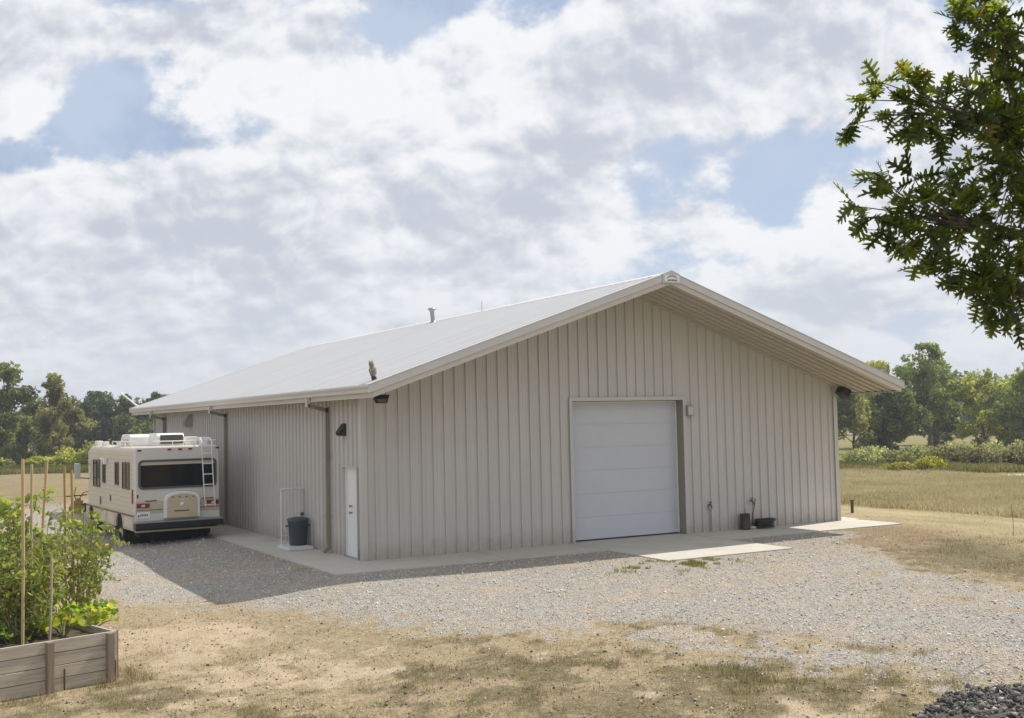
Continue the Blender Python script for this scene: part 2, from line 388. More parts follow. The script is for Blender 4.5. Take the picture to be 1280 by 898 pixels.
def blades(name, p, h, w, cols, lean=.5, per=1, parent=None):
    n = len(p); t = rng.uniform(0, 2*np.pi, n); l = rng.uniform(.1, lean, n)*h; t2 = rng.uniform(0, 2*np.pi, n)
    a = np.stack([np.cos(t2), np.sin(t2), 0*t], 1)*(w[:, None]/2)
    tip = p + np.stack([np.cos(t)*l, np.sin(t)*l, h*np.sqrt(np.clip(1-(l/h)**2, .05, 1))], 1)
    midp = p + (tip-p)*.55 + np.stack([0*h, 0*h, .10*h], 1)
    v = np.stack([p-a, p+a, midp+a*.7, tip, midp-a*.7], 1); i = np.arange(n)*5
    f = np.concatenate([np.stack([i, i+1, i+2], 1), np.stack([i, i+2, i+4], 1), np.stack([i+4, i+2, i+3], 1)])
    return mesh_np(name, v.reshape(-1, 3), f, M['blade'], parent, np.repeat(cols, 5, 0))
def lerp(a, b, t): return np.asarray(a)[None]*(1-t[:, None])+np.asarray(b)[None]*t[:, None]
def inside_slab(x, y): return ((x > -1.4) & (x < 16.2) & (y > -1.9)) | ((x > 5.55) & (x < 9.5) & (y > -4.4) & (y < -1.5))
def in_bed(x, y):
    c, s = math.cos(R(16)), math.sin(R(16)); u = (x+6.93)*c+(y+7.95)*s; v = -(x+6.93)*s+(y+7.95)*c
    return (u > -4) & (u < .12) & (v > -.15) & (v < 3.5)

def scatter():
    # gravel stones, denser where the cover is thick
    n = 330000; a = rng.uniform(10.5, 46, n)**1.0; b = rng.uniform(-.52, .52, n)*a
    keep = rng.uniform(0, 1, n) < np.clip(13./a, 0, 1)*1.0; a, b = a[keep], b[keep]
    x = -9.876+.48565*a+.87416*b; y = -25.18+.87416*a-.48565*b
    g, gr, ba, br = zones(x, y); k = (rng.uniform(0, 1, len(x)) < g*.85+.012+.05*ba) & ~inside_slab(x, y) & ~in_bed(x, y)
    x, y, a = x[k], y[k], a[k]; nn = len(x); print('stones', nn)
    sz = rng.gamma(2.6, .0040, nn).clip(.005, .042)*(1+.012*np.maximum(0, a-14))
    t = rng.uniform(0, 1, nn)
    c = lerp((.36,.345,.32), (.70,.68,.645), t**.8); w = rng.uniform(0, 1, nn)
    c = np.where((w < .22)[:, None], c*np.array([1.05,.88,.70]), c); c = np.where((w > .93)[:, None], np.array([.66,.645,.62]), c)
    o = stones('gravel', np.stack([x, y, gz(x, y)+sz*.25], 1), sz, c); tag(o, kind='stuff')
    # litter of twigs, clods and chaff on the lawn
    n = 60000; a = rng.uniform(10.5, 30, n); b = rng.uniform(-.5, .5, n)*a; k = rng.uniform(0, 1, n) < np.clip(12./a, 0, 1); a, b = a[k], b[k]
    x = -9.876+.48565*a+.87416*b; y = -25.18+.87416*a-.48565*b
    g, gr, ba, br = zones(x, y); k = (rng.uniform(0, 1, len(x)) < (1-g)*(.25+.5*(fbm(x, y, 1.3, 4, 8) > .52))) & ~inside_slab(x, y) & ~in_bed(x, y); x, y = x[k], y[k]; nn = len(x)
    sz = rng.gamma(2.2, .0045, nn).clip(.004, .03); t = rng.uniform(0, 1, nn)
    c = lerp((.09,.065,.045), (.62,.53,.40), t**1.3)
    o = stones('lawn_litter', np.stack([x, y, gz(x, y)+sz*.3], 1), sz, c); tag(o, kind='stuff')
    # dry and green grass
    n = 1100000; a = rng.uniform(10.5, 36, n); keep = rng.uniform(0, 1, n) < np.clip(12./a, 0, 1)**1.3; a = a[keep]; b = rng.uniform(-.5, .5, len(a))*a
    x = -9.876+.48565*a+.87416*b; y = -25.18+.87416*a-.48565*b
    g, gr, ba, br = zones(x, y)
    tuft = sst(.42, .68, fbm(x, y, 1.7, 3, 61))
    edge = np.exp(-(np.abs(np.hypot(0*x, 0*y)))) * 0
    dens = (1-g)**1.6*(1-.72*ba)*(.28+.72*tuft)*(.6+.6*gr) + .05*(tuft > .85) + (in_bed_edge(x, y))*.7
    k = (rng.uniform(0, 1, len(x)) < dens) & ~inside_slab(x, y) & ~in_bed(x, y)
    x, y, gr, br, tuft = x[k], y[k], gr[k], br[k], tuft[k]; nn = len(x); print('blades', nn)
    gg = np.clip(gr*1.0+rng.normal(0, .22, nn)+.18*tuft+.5*in_bed_edge(x, y), 0, 1)
    c = lerp((.46,.385,.265), (.205,.185,.09), gg)*rng.uniform(.42, 1.4, (nn, 1))
    c = np.where((rng.uniform(0, 1, nn) < br*.7)[:, None], c*np.array([.85,.68,.55]), c)
    h = rng.gamma(3., .011, nn).clip(.012, .11)*(1+.6*gr)*(1+.3*tuft)*(1+1.2*in_bed_edge(x, y))
    o = blades('short_grass', np.stack([x, y, gz(x, y)-.004], 1), h, rng.uniform(.003, .008, nn), c, .93); tag(o, kind='stuff')
    # weeds beside the apron
    n = 5200; x = rng.normal(5.4, .75, n); y = rng.normal(-4.8, .42, n)
    cl = fbm(x, y, 3., 2, 5); k = (cl > .55) & ~inside_slab(x, y); x, y = x[k], y[k]; nn = len(x)
    o = blades('weeds', np.stack([x, y, gz(x, y)], 1), rng.uniform(.03, .09, nn), rng.uniform(.01, .022, nn), lerp((.30,.27,.11), (.16,.19,.045), rng.uniform(0, 1, nn)), .8)
    tag(o, kind='stuff')
    # tall rough field on the right
    n = 420000; a = 33*(70/33.)**rng.uniform(0, 1, n); b = rng.uniform(.20, .50, n)*a
    x = -9.876+.48565*a+.87416*b; y = -25.18+.87416*a-.48565*b
    wob = (fbm(x, y, .12, 3, 8)-.5)*5
    k = (x+wob*.12+rng.normal(0, .25, n) > 20.8) & (x-(42.+(y-14)*.235)+wob*.4+rng.normal(0, .5, n) < 0) & (rng.uniform(0, 1, n) < .35+.65*sst(.35, .6, fbm(x, y, .6, 3, 12))); x, y = x[k], y[k]; nn = len(x); print('tall', nn)
    t = np.clip(fbm(x, y, .5, 3, 44)*1.6-.4+rng.normal(0, .2, nn), 0, 1)
    c = lerp((.47,.41,.31), (.34,.30,.19), t)*rng.uniform(.8, 1.25, (nn, 1))
    hh = rng.uniform(.12, .36, nn)*(.5+.9*fbm(x, y, .25, 3, 70))
    o = blades('tall_grass', np.stack([x, y, gz(x, y)-.02], 1), hh, rng.uniform(.015, .035, nn), c, .6); tag(o, kind='stuff')
    # taller weeds below the hedge and at the foot of the woods
    n = 90000; a = np.concatenate([rng.uniform(66, 84, n//2), rng.uniform(95, 122, n//2)]); b = np.concatenate([rng.uniform(.24, .5, n//2), rng.uniform(-.50, -.33, n//2)])*a
    x = -9.876+.48565*a+.87416*b; y = -25.18+.87416*a-.48565*b
    cl = fbm(x, y, .2, 3, 91); k = cl > .47; x, y, cl = x[k], y[k], cl[k]; nn = len(x)
    c = lerp((.30,.25,.13), (.13,.155,.045), np.clip((cl-.45)*4+rng.normal(0, .2, nn), 0, 1))*rng.uniform(.7, 1.2, (nn, 1))
    o = blades('rough_weeds', np.stack([x, y, gz(x, y)-.02], 1), rng.uniform(.2, .7, nn)*(.4+1.4*(cl-.3)), rng.uniform(.04, .10, nn), c, .5); tag(o, kind='stuff')
    # fallen oak leaves
    n = 520; x = rng.uniform(-8, 3, n); y = rng.uniform(-16, -8.5, n); k = ~in_bed(x, y) & (rng.uniform(0, 1, n) < sst(-7, -13, y)); x, y = x[k], y[k]; nn = len(x)
    base = np.array([(0,-.5,0),(.28,-.1,.1),(.1,.5,.02),(-.12,.45,.06),(-.3,0,.12)]); sc = rng.uniform(.035, .085, nn)
    Rm = rot_basis(nn); Rm[:, 2] *= .35
    v = np.einsum('nij,kj->nki', Rm, base)*sc[:, None, None] + np.stack([x, y, gz(x, y)+.025], 1)[:, None]
    i = np.arange(nn)*5
    f = np.concatenate([np.stack([i, i+1, i+2], 1), np.stack([i, i+2, i+3], 1), np.stack([i, i+3, i+4], 1)])
    c = lerp((.10,.055,.03), (.42,.31,.18), rng.uniform(0, 1, nn))
    o = mesh_np('fallen_leaves', v.reshape(-1, 3), f, M['stone'], None, np.repeat(c, 5, 0)); tag(o, kind='stuff')
def in_bed_edge(x, y):
    c, s = math.cos(R(16)), math.sin(R(16)); u = (x+6.93)*c+(y+7.95)*s; v = -(x+6.93)*s+(y+7.95)*c
    return ((u > -4) & (u < .45) & (v > -.45) & (v < 3.7)).astype(float)*(fbm(x, y, 1.6, 2, 4) > .42)

def gravel_mound():
    # dark stone heap in the near right corner
    cx, cy = 1.92, -17.78
    u = np.linspace(0, 1, 26); t = np.linspace(0, 2*np.pi, 48, endpoint=False); U, T = np.meshgrid(u, t, indexing='ij')
    rr = 2.75*(1+.12*np.sin(3*T+1)+.08*np.sin(5*T)); x = cx+U*rr*np.cos(T); y = cy+U*rr*.75*np.sin(T)
    hgt = .36*np.clip(1-U**1.6, 0, 1)
    z = gz(x.ravel(), y.ravel()).reshape(x.shape)-.02+hgt+(fbm(x, y, 3., 3, 2)-.5)*.08
    v = np.stack([x, y, z], -1).reshape(-1, 3); n = 48
    f = np.array([(i*n+j, i*n+(j+1) % n, (i+1)*n+(j+1) % n, (i+1)*n+j) for i in range(25) for j in range(n)])
    top = mesh_np('gravel_pile', v, f, M['mound'], None, None, True)
    tag(top, 'low heap of dark grey crushed stone in the near right corner', 'gravel pile', kind='stuff')
    m = 11000; uu = np.sqrt(rng.uniform(0, 1.05, m)); tt = rng.uniform(0, 2*np.pi, m); r2 = 2.75*(1+.12*np.sin(3*tt+1)+.08*np.sin(5*tt))
    x = cx+uu*r2*np.cos(tt); y = cy+uu*r2*.75*np.sin(tt); z = gz(x, y)-.02+.36*np.clip(1-uu**1.6, 0, 1)+(fbm(x, y, 3., 3, 2)-.5)*.08
    sz = rng.gamma(2.6, .0082, m).clip(.008, .055)
    c = lerp((.038,.037,.037), (.27,.255,.235), rng.uniform(0, 1, m)**1.8)
    w = rng.uniform(0, 1, m); c = np.where((w > .90)[:, None], np.array([.42,.39,.35])*rng.uniform(.6, 1.1, (m, 1)), c); c = np.where((w < .08)[:, None], c*np.array([1.3,1.,.75]), c)
    o = stones('pile_stones', np.stack([x, y, z+sz*.3], 1), sz, c, top); o['kind'] = 'stuff'
M['mound'] = mat('dark crushed stone', (.06,.058,.056), .9, 0, .5, 18., .9, 25.)

# ------------------------------------------------------------------ the metal building
W, D, HS, SL, OH, SO, TH = 15.24, 23.49, 4.018, .3436, 2.063, .54, .25
E0 = HS-SL*SO                      # underside of the roof at the eave
def under(x): return HS+SL*(x if x < W/2 else W-x)
def rib_profile(L, per=.3048):
    out = []; k = 0
    prof = [(0, 0), (.011, .045), (.040, .045), (.053, 0), (.125, 0), (.132, .006), (.155, .006), (.162, 0), (.208, 0), (.215, .006), (.238, .006), (.245, 0)]
    n = int(round(L/per)); per2 = L/n
    for k in range(n):
        for u, d in prof: out.append((k*per2+u*per2/per, d))
    out.append((L, 0)); return out
def ribbed_wall(name, L, P, top, hole, parent):
    """P(u, depth, z) -> point; hole = (u0, u1, h) or None"""
    pr = rib_profile(L)
    if hole:
        pr = [q for q in pr if not any(abs(q[0]-h) < .02 for h in hole[:2])] + [(hole[0], 0), (hole[1], 0)]; pr.sort()
    if top is not None: pr = sorted(pr + [(L/2+1e-3, 0)]) if top == 'gable' else pr
    b = MB()
    tz = (lambda u: under(u)+.02) if top == 'gable' else (lambda u: HS+.02)
    for (u0, d0), (u1, d1) in zip(pr[:-1], pr[1:]):
        if u1-u0 < 1e-6: continue
        zb = hole[2] if hole and u0 >= hole[0]-1e-6 and u1 <= hole[1]+1e-6 else 0
        b.add([P(u0, d0, zb), P(u1, d1, zb), P(u1, d1, tz(u1)), P(u0, d0, tz(u0))], [(0, 1, 2, 3)])
    return b.build(name, M['siding'], parent, fix=False)

def building():
    B = thing('metal_building', (0, 0, 0), 'long beige ribbed metal shed with low gable roof and white overhead door', 'building')
    # walls
    ribbed_wall('wall', W, lambda u, d, z: (u, -d, z), 'gable', (5.856, 9.476, 3.69), B)
    ribbed_wall('wall', D, lambda u, d, z: (-d, D-u, z), None, (D-1.205, D-.272, 2.18), B)
    ribbed_wall('wall', W, lambda u, d, z: (W-u, D+d, z), 'gable', None, B)
    ribbed_wall('wall', D, lambda u, d, z: (W+d, u, z), None, None, B)
    # corner trims and base trim
    for x, y in ((0, 0), (W, 0), (0, D), (W, D)):
        sx = -1 if x == 0 else 1; sy = -1 if y == 0 else 1
        ct = MB(); ct.prism([(x+sx*.051, y+sy*.051), (x-sx*.10, y+sy*.051), (x-sx*.10, y+sy*.0465), (x+sx*.0465, y+sy*.0465), (x+sx*.0465, y-sy*.10), (x+sx*.051, y-sy*.10)], .004, HS+.0, 'z'); ct.build('corner_trim', M['siding'], B)
    # roof panels, one per slope, ribs run down the slope
    def rprof(per, h):
        y0, y1 = -OH-.02, D+OH+.02; n = int((y1-y0)/per); s = (y1-y0)/n; out = []
        for k in range(n): out += [(y0+k*s, 0), (y0+k*s+.012, h), (y0+k*s+.04, h), (y0+k*s+.052, 0)]
        return out+[(y1, 0)]
    for side in (0, 1):
        b = MB(); f = (lambda x: x) if side == 0 else (lambda x: W-x)
        pr = rprof(.3048, .045)
        xs = [-SO-.06, W/4, W/2]
        for (a, ha), (c, hc) in zip(pr[:-1], pr[1:]):
            for x0, x1 in zip(xs[:-1], xs[1:]):
                zt = lambda x, h: E0+TH+SL*(x+SO)+h
                b.add([(f(x0), a, zt(x0, ha)), (f(x0), c, zt(x0, hc)), (f(x1), c, zt(x1, hc)), (f(x1), a, zt(x1, ha))], [(0, 1, 2, 3)])
        b.build('roof_panel', M['roof'], B, fix=False)
        b = MB(); pr = []
        for k in range(int((D+2*OH)/.3)+1):
            y = -OH-.02+k*.3
            if y+.3 < D+OH: pr += [(y, 0), (y+.004, .10), (y+.060, .10), (y+.064, -.03)]
        pr.append((D+OH, 0))
        for (a, ha), (c, hc) in zip(pr[:-1], pr[1:]):
            zt = lambda x, h: HS+SL*x+h+.012
            x0, x1 = -SO, W/2
            b.add([(f(x0), a, zt(x0, ha)), (f(x0), c, zt(x0, hc)), (f(x1), c, zt(x1, hc)), (f(x1), a, zt(x1, ha))], [(0, 1, 2, 3)])
        b.build('soffit', M['soffit'], B, fix=False)
        # eave gutter and the fascia board under it
        s = -1 if side == 0 else 1; xe = -SO if side == 0 else W+SO; y0, y1 = -OH-.03, D+OH+.03
        z1 = E0+TH
        g = MB(); g.prism([(xe+s*.002, z1-.17), (xe+s*.085, z1-.17), (xe+s*.095, z1-.10), (xe+s*.125, z1-.045), (xe+s*.125, z1-.005), (xe+s*.115, z1-.005), (xe+s*.105, z1-.045), (xe+s*.002, z1-.05)], y0, y1, 'y')
        g.build('gutter', M['trim'], B)
        fb = MB(); fb.box((xe-s*.03, y0+.03, E0-.035), (xe, y1-.03, E0+TH-.02)); fb.box((xe+.001*s, y0+.03, E0-.035), (xe+s*.022, y1-.03, E0-.01))
        fb.build('fascia', M['trim_warm'], B)
        # shade of the gaps at the soffit rib ends, put in as black boxes
        gp = MB()
        for k in range(8):
            yy = -OH+.12+k*.24
            gp.box((xe-s*.045, yy, E0-.004), (xe-s*.031, yy+.17, E0+.035))
        if side: gp.build('rib_gap_shade', M['black'], B)
        # rake trim at both gables: a proud upper band over a set-back lower band
        for ye, sy in ((-OH, -1), (D+OH, 1)):
            up, lo = MB(), MB()
            def seg(x0, x1, za, zb): return [(f(x0), under0(x0)+za), (f(x1), under0(x1)+za), (f(x1), under0(x1)+zb), (f(x0), under0(x0)+zb)]
            under0 = lambda x: HS+SL*x
            up.prism(seg(-SO-.11, W/2, .105, TH+.035), ye+sy*.001, ye+sy*.07)
            up.prism(seg(-SO-.11, W/2, TH+.036, TH+.05), ye-sy*.10, ye+sy*.085)
            lo.prism(seg(-SO-.01, W/2, -.03, .104), ye-sy*.02, ye+sy*.035)
            up.build('rake_trim', M['trim'], B); lo.build('rake_trim', M['trim_warm'], B)
    rc = MB(); zr = E0+TH+SL*(W/2+SO)
    rc.add([(W/2-.2, -OH-.02, zr-.2*SL+.036), (W/2-.2, D+OH, zr-.2*SL+.036), (W/2, D+OH, zr+.045), (W/2, -OH-.02, zr+.045), (W/2+.2, D+OH, zr-.2*SL+.036), (W/2+.2, -OH-.02, zr-.2*SL+.036)], [(0, 1, 2, 3), (3, 2, 4, 5)])
    rc.build('ridge_cap', M['roof'], B)
    # peak box with the builder's white plate
    pb = MB(); zp = under(W/2); yf = -OH-.10
    pb.prism([(W/2-.27, zp-.01), (W/2+.27, zp-.01), (W/2+.27, zp+TH-.03), (W/2, zp+TH+.075), (W/2-.27, zp+TH-.03)], yf, -OH+.02)
    box = pb.build('peak_box', M['trim'], B)
    pl = MB(); pl.box((W/2-.235, yf-.012, zp+.02), (W/2+.235, yf-.002, zp+TH-.055)); plate = pl.build('name_plate', M['white'], box)
    em = MB()
    for k in range(10):
        t0, t1 = R(25+13*k), R(25+13*(k+1)); c0 = (W/2-.17*math.cos(t0), zp+.045+.115*math.sin(t0)); c1 = (W/2-.17*math.cos(t1), zp+.045+.115*math.sin(t1))
        em.prism([c0, c1, (c1[0], c1[1]+.024), (c0[0], c0[1]+.024)], yf-.016, yf-.0125)
    em.build('emblem', M['dark_grey'], box); em = MB(); em.box((W/2-.155, yf-.0155, zp+.044), (W/2+.155, yf-.0127, zp+.051))
    for k, (x, h) in enumerate(((-.13, .03), (-.09, .045), (-.04, .05), (.01, .05), (.05, .048), (.10, .04), (.14, .028))):
        em.box((W/2+x-.014, yf-.016, zp+.05), (W/2+x+.014, yf-.0125, zp+.05+h*.75))
    em.build('emblem_lettering', M['dark_grey'], box)
    # overhead door, set back in its opening
    g0, g1, gh, rec = 5.856, 9.476, 3.69, .27
    dm = MB(); n = 6; hh = gh/n
    for k in range(n):
        z0 = k*hh+(.02 if k == 0 else .002); z1 = (k+1)*hh-.003
        dm.box((g0+.03, rec, z0), (g1-.03, rec+.05, z1))
    dm.box((g0, rec+.016, 0), (g1, rec+.06, gh), 0)
    door = dm.build('overhead_door', M['white_door'], B)
    sl = MB(); sl.box((g0+.03, rec-.004, .002), (g1-.03, rec+.04, .028)); sl.build('bottom_seal', M['black'], door)
    fr = MB()
    fr.box((g0-.09, -.062, 0.003), (g0, -.034, gh+.10)); fr.box((g1, -.062, .003), (g1+.09, -.034, gh+.10)); fr.box((g0+.0005, -.062, gh), (g1-.0005, -.034, gh+.10))
    fr.box((g0-.02, -.034, .003), (g0, rec+.03, gh+.02), 1); fr.box((g1, -.034, .003), (g1+.02, rec+.03, gh+.02), 1); fr.box((g0, -.034, gh), (g1, rec+.03, gh+.02), 1)
    fr.build('door_frame', [M['siding'], M['taupe']], B)
    ws = MB(); ws.box((g1-.05, rec-.03, .02), (g1-.012, rec-.005, gh-.02)); ws.box((g0+.012, rec-.03, .02), (g0+.05, rec-.005, gh-.02)); ws.box((g0+.05, rec-.03, gh-.05), (g1-.05, rec-.005, gh-.012))
    ws.build('weather_strip', M['white'], door)
    # walk door in the long wall
    a, c, h = .272, 1.205, 2.18
    pd = MB(); pd.box((.05, a+.045, .02), (.09, c-.045, h-.045)); pdo = pd.build('walk_door', M['white'], B)
    pf = MB(); pf.box((-.055, a-.03, 0.004), (.10, a, h+.03)); pf.box((-.055, c, .004), (.10, c+.03, h+.03)); pf.box((-.055, a, h), (.10, c, h+.03)); pf.box((-.02, a, .004), (.09, c, .018), 1)
    pf.box((.02, a, .018), (.049, a+.045, h), 2); pf.box((.02, c-.045, .018), (.049, c, h), 2); pf.box((.02, a+.045, h-.045), (.049, c-.045, h), 2)
    pf.build('walk_door_frame', [M['siding'], M['grey_metal'], M['white']], B)
    for z in (1.08, 1.24):
        k = MB(); k.lathe([(0, -.02), (.032, -.02), (.034, .0), (.02, .02), (.02, .05)], 12, axis='x', M=Matrix.Translation((-.005, .84, z))); k.build('knob', M['grey_metal'], pdo)
    # downspouts
    for i, y in enumerate((2.13, 11.9, 21.3)):
        d = MB(); x = -SO-.06; zt = E0+.06
        d.box((x-.045, y-.05, zt-.22), (x+.045, y+.05, zt)); 
        o2 = MB(); w = .05
        o2.prism([(x+.0, zt-.14), (x+.0, zt-.23), (-.09, zt-.36), (-.09, zt-.26)], y-w, y+w)
        o2.prism([(-.155, zt-.27), (-.155, .16), (-.045, .16), (-.045, zt-.22)], y-w, y+w)
        for zz in (.9, 2.4): o2.box((-.16, y-.075, zz), (-.036, y+.075, zz+.04))
        o2.prism([(-.155, .16), (-.27, .04), (-.2, .01), (-.045, .10), (-.045, .16)], y-w, y+w)
        ds = o2.build('downspout', M['taupe'], B); d.build('outlet', M['trim_warm'], ds)
    # wall lamps (half-pyramid wall packs) on the long wall
    for y, z, s, m in ((1.08, 3.08, .30, 'black'), (17.0, 3.45, .46, 'taupe')):
        l = MB(); l.add([(-.034, y-s*.6, z+s*.55), (-.034, y+s*.6, z+s*.55), (-.034, y+s*.6, z-s*.45), (-.034, y-s*.6, z-s*.45), (-.034-s*.62, y-s*.42, z-s*.18), (-.034-s*.62, y+s*.42, z-s*.18), (-.034-s*.5, y+s*.40, z-s*.45), (-.034-s*.5, y-s*.40, z-s*.45)],
              [(0, 1, 5, 4), (4, 5, 6, 7), (0, 4, 7, 3), (1, 2, 6, 5), (3, 7, 6, 2), (0, 3, 2, 1)])
        lm = l.build('wall_lamp', M[m], B); e = MB(); e.box((-.034-s*.44, y-s*.36, z-s*.47), (-.1, y+s*.36, z-s*.455)); e.build('lamp_lens', M['lens'], lm)
        lm['label'] = 'black wedge-shaped wall lamp above the white walk door' if m == 'black' else 'grey wedge-shaped wall lamp above the motorhome'
    # floodlights under the gable corners
    Mx = Matrix.Translation((-.22, -1.78, E0-.06)) @ Matrix.Scale(.8, 4) @ Euler((R(30), 0, R(-30))).to_matrix().to_4x4()
    fl = MB(); fl.prism([(-.22, .08), (.22, .08), (.16, -.09), (-.16, -.09)], -.10, .10, 'y', 0, Mx); fl.box((-.03, -.02, .10), (.03, .02, .24), 0, Mx)
    fo = fl.build('floodlight', M['black'], B, .008); fo['label'] = 'black floodlight under the left corner of the gable roof'
    e = MB(); e.add([(-.10, -.104, .05), (.17, -.104, .05), (.125, -.104, -.06), (-.06, -.104, -.06)], [(0, 3, 2, 1)], 0, False, Mx); e.build('lamp_lens', M['dark_grey'], fo)
    Mx = Matrix.Translation((W+.08, -.30, HS-.16)) @ Euler((R(-10), R(38), 0)).to_matrix().to_4x4()
    fl = MB(); fl.box((-.16, -.14, -.14), (.16, .14, .14), 0, Mx); fl.box((W+.02, -.36, HS-.10), (W+.22, -.24, HS+.0))
    fo = fl.build('floodlight', M['black'], B, .008); fo['label'] = 'black square floodlight at the right wall corner'
    # little boxes on the gable wall
    bx = MB(); bx.box((9.56, -.14, 3.25), (9.79, -.034, 3.53)); o = bx.build('control_box', M['taupe'], B, .006); o['label'] = 'small grey box on the wall beside the overhead door'
    lid = MB(); lid.box((9.585, -.148, 3.27), (9.765, -.141, 3.5)); lid.build('lid', M['trim_warm'], o)
    for x, z in ((10.3, .75), (11.8, .78)):
        fa = MB(); fa.tube([(x, -.02, z), (x, -.10, z), (x, -.14, z-.04), (x, -.15, z-.10)], .022, 8); fa.tube([(x, -.10, z), (x, -.10, z+.07)], .012, 6); fa.lathe([(0, z+.07), (.05, z+.07), (.05, z+.085), (0, z+.085)], 10, M=Matrix.Translation((x, -.10, 0)))
        fo = fa.build('faucet', M['dark_grey'], B)
        if x < 11: pv = MB(); pv.tube([(x+.03, -.045, .02), (x+.03, -.045, z-.12)], .016, 6); pv.box((x-.05, -.06, z-.13), (x+.07, -.034, z-.02)); pv.build('pipe', M['grey_metal'], fo)
    # roof pipes
    def roofz(x): return E0+TH+SL*(x+SO)
    v = MB(); x, y = 7.2, 11.27; z = roofz(x)
    v.tube([(x, y, z-.05), (x-.05, y, z+.45)], .075, 12); v.lathe([(.15, z-.02), (.13, z+.03), (.08, z+.08)], 12, M=Matrix.Translation((x, y, 0)))
    vp = v.build('vent_pipe', M['grey_metal'], B); k = MB(); k.lathe([(.0, .06), (.12, .05), (.155, .0), (.10, -.03), (.075, -.08)], 12, M=Matrix.Translation((x-.055, y, z+.49))); k.build('vent_cap', M['grey_metal'], vp)
    an = MB(); an.tube([(7.4, 7.9, roofz(7.4)-.02), (7.4, 7.9, roofz(7.4)+.36)], .009, 6); an.build('lightning_rod', M['grey_metal'], B)
    bp = MB(); y = D+OH-.1; bp.tube([(-.3, y, roofz(-.3)), (-1.05, y, roofz(-.3)+.62)], .035, 8); bp.build('stay_pipe', M['white'], B)
    return B

def pavements():
    b = MB()
    b.box((-1.36, -1.85, -.22), (15.9, -.0, -.0), 0)
    b.box((-1.36, 0.0, -.22), (0.0-.0, D+1.2, -.0), 0)
    b.box((W, 0.0, -.22), (16.15, D+1.2, 0), 0)
    b.box((0, 0, -.22), (W, D, -.012), 0)
    o = b.build('concrete_walk', M['concrete']); tag(o, kind='structure')
    a = MB(); a.add([(5.64, -1.851, -.001), (9.40, -1.851, -.001), (9.40, -4.30, -.012), (5.64, -4.30, -.018), (5.64, -1.851, -.25), (9.40, -1.851, -.25), (9.40, -4.30, -.3), (5.64, -4.30, -.3)], [(0, 3, 2, 1), (3, 7, 6, 2), (0, 4, 7, 3), (1, 2, 6, 5), (4, 5, 6, 7), (0, 1, 5, 4)])
    o = a.build('concrete_apron', M['concrete']); tag(o, kind='structure')
    j = MB()
    for y in (3., 6., 9., 12., 15., 18., 21.): j.box((-1.35, y-.006, .0), (-.04, y+.006, .002))
    for x in (2.9, 5.64, 9.40, 12.4): j.box((x-.006, -1.84, 0.), (x+.006, -.04, .002))
    o = j.build('pavement_joints', M['joint']); tag(o, kind='structure')
    # pale track far off on the right
    p = MB(); pts = [(42.3, 15.4), (43.6, 14.3), (44.6, 13.4), (46, 12.0), (52, 8.5), (60, 4.)]
    L, Rr = [], []
    for i, (x, y) in enumerate(pts): L.append((x-.5, y-.55, gz1(x, y)+.10)); Rr.append((x+.5, y+.55, gz1(x, y)+.11))
    p.add(L+Rr, [(i, i+1, len(pts)+i+1, len(pts)+i) for i in range(len(pts)-1)])
    o = p.build('path', M['concrete']); tag(o, kind='structure')

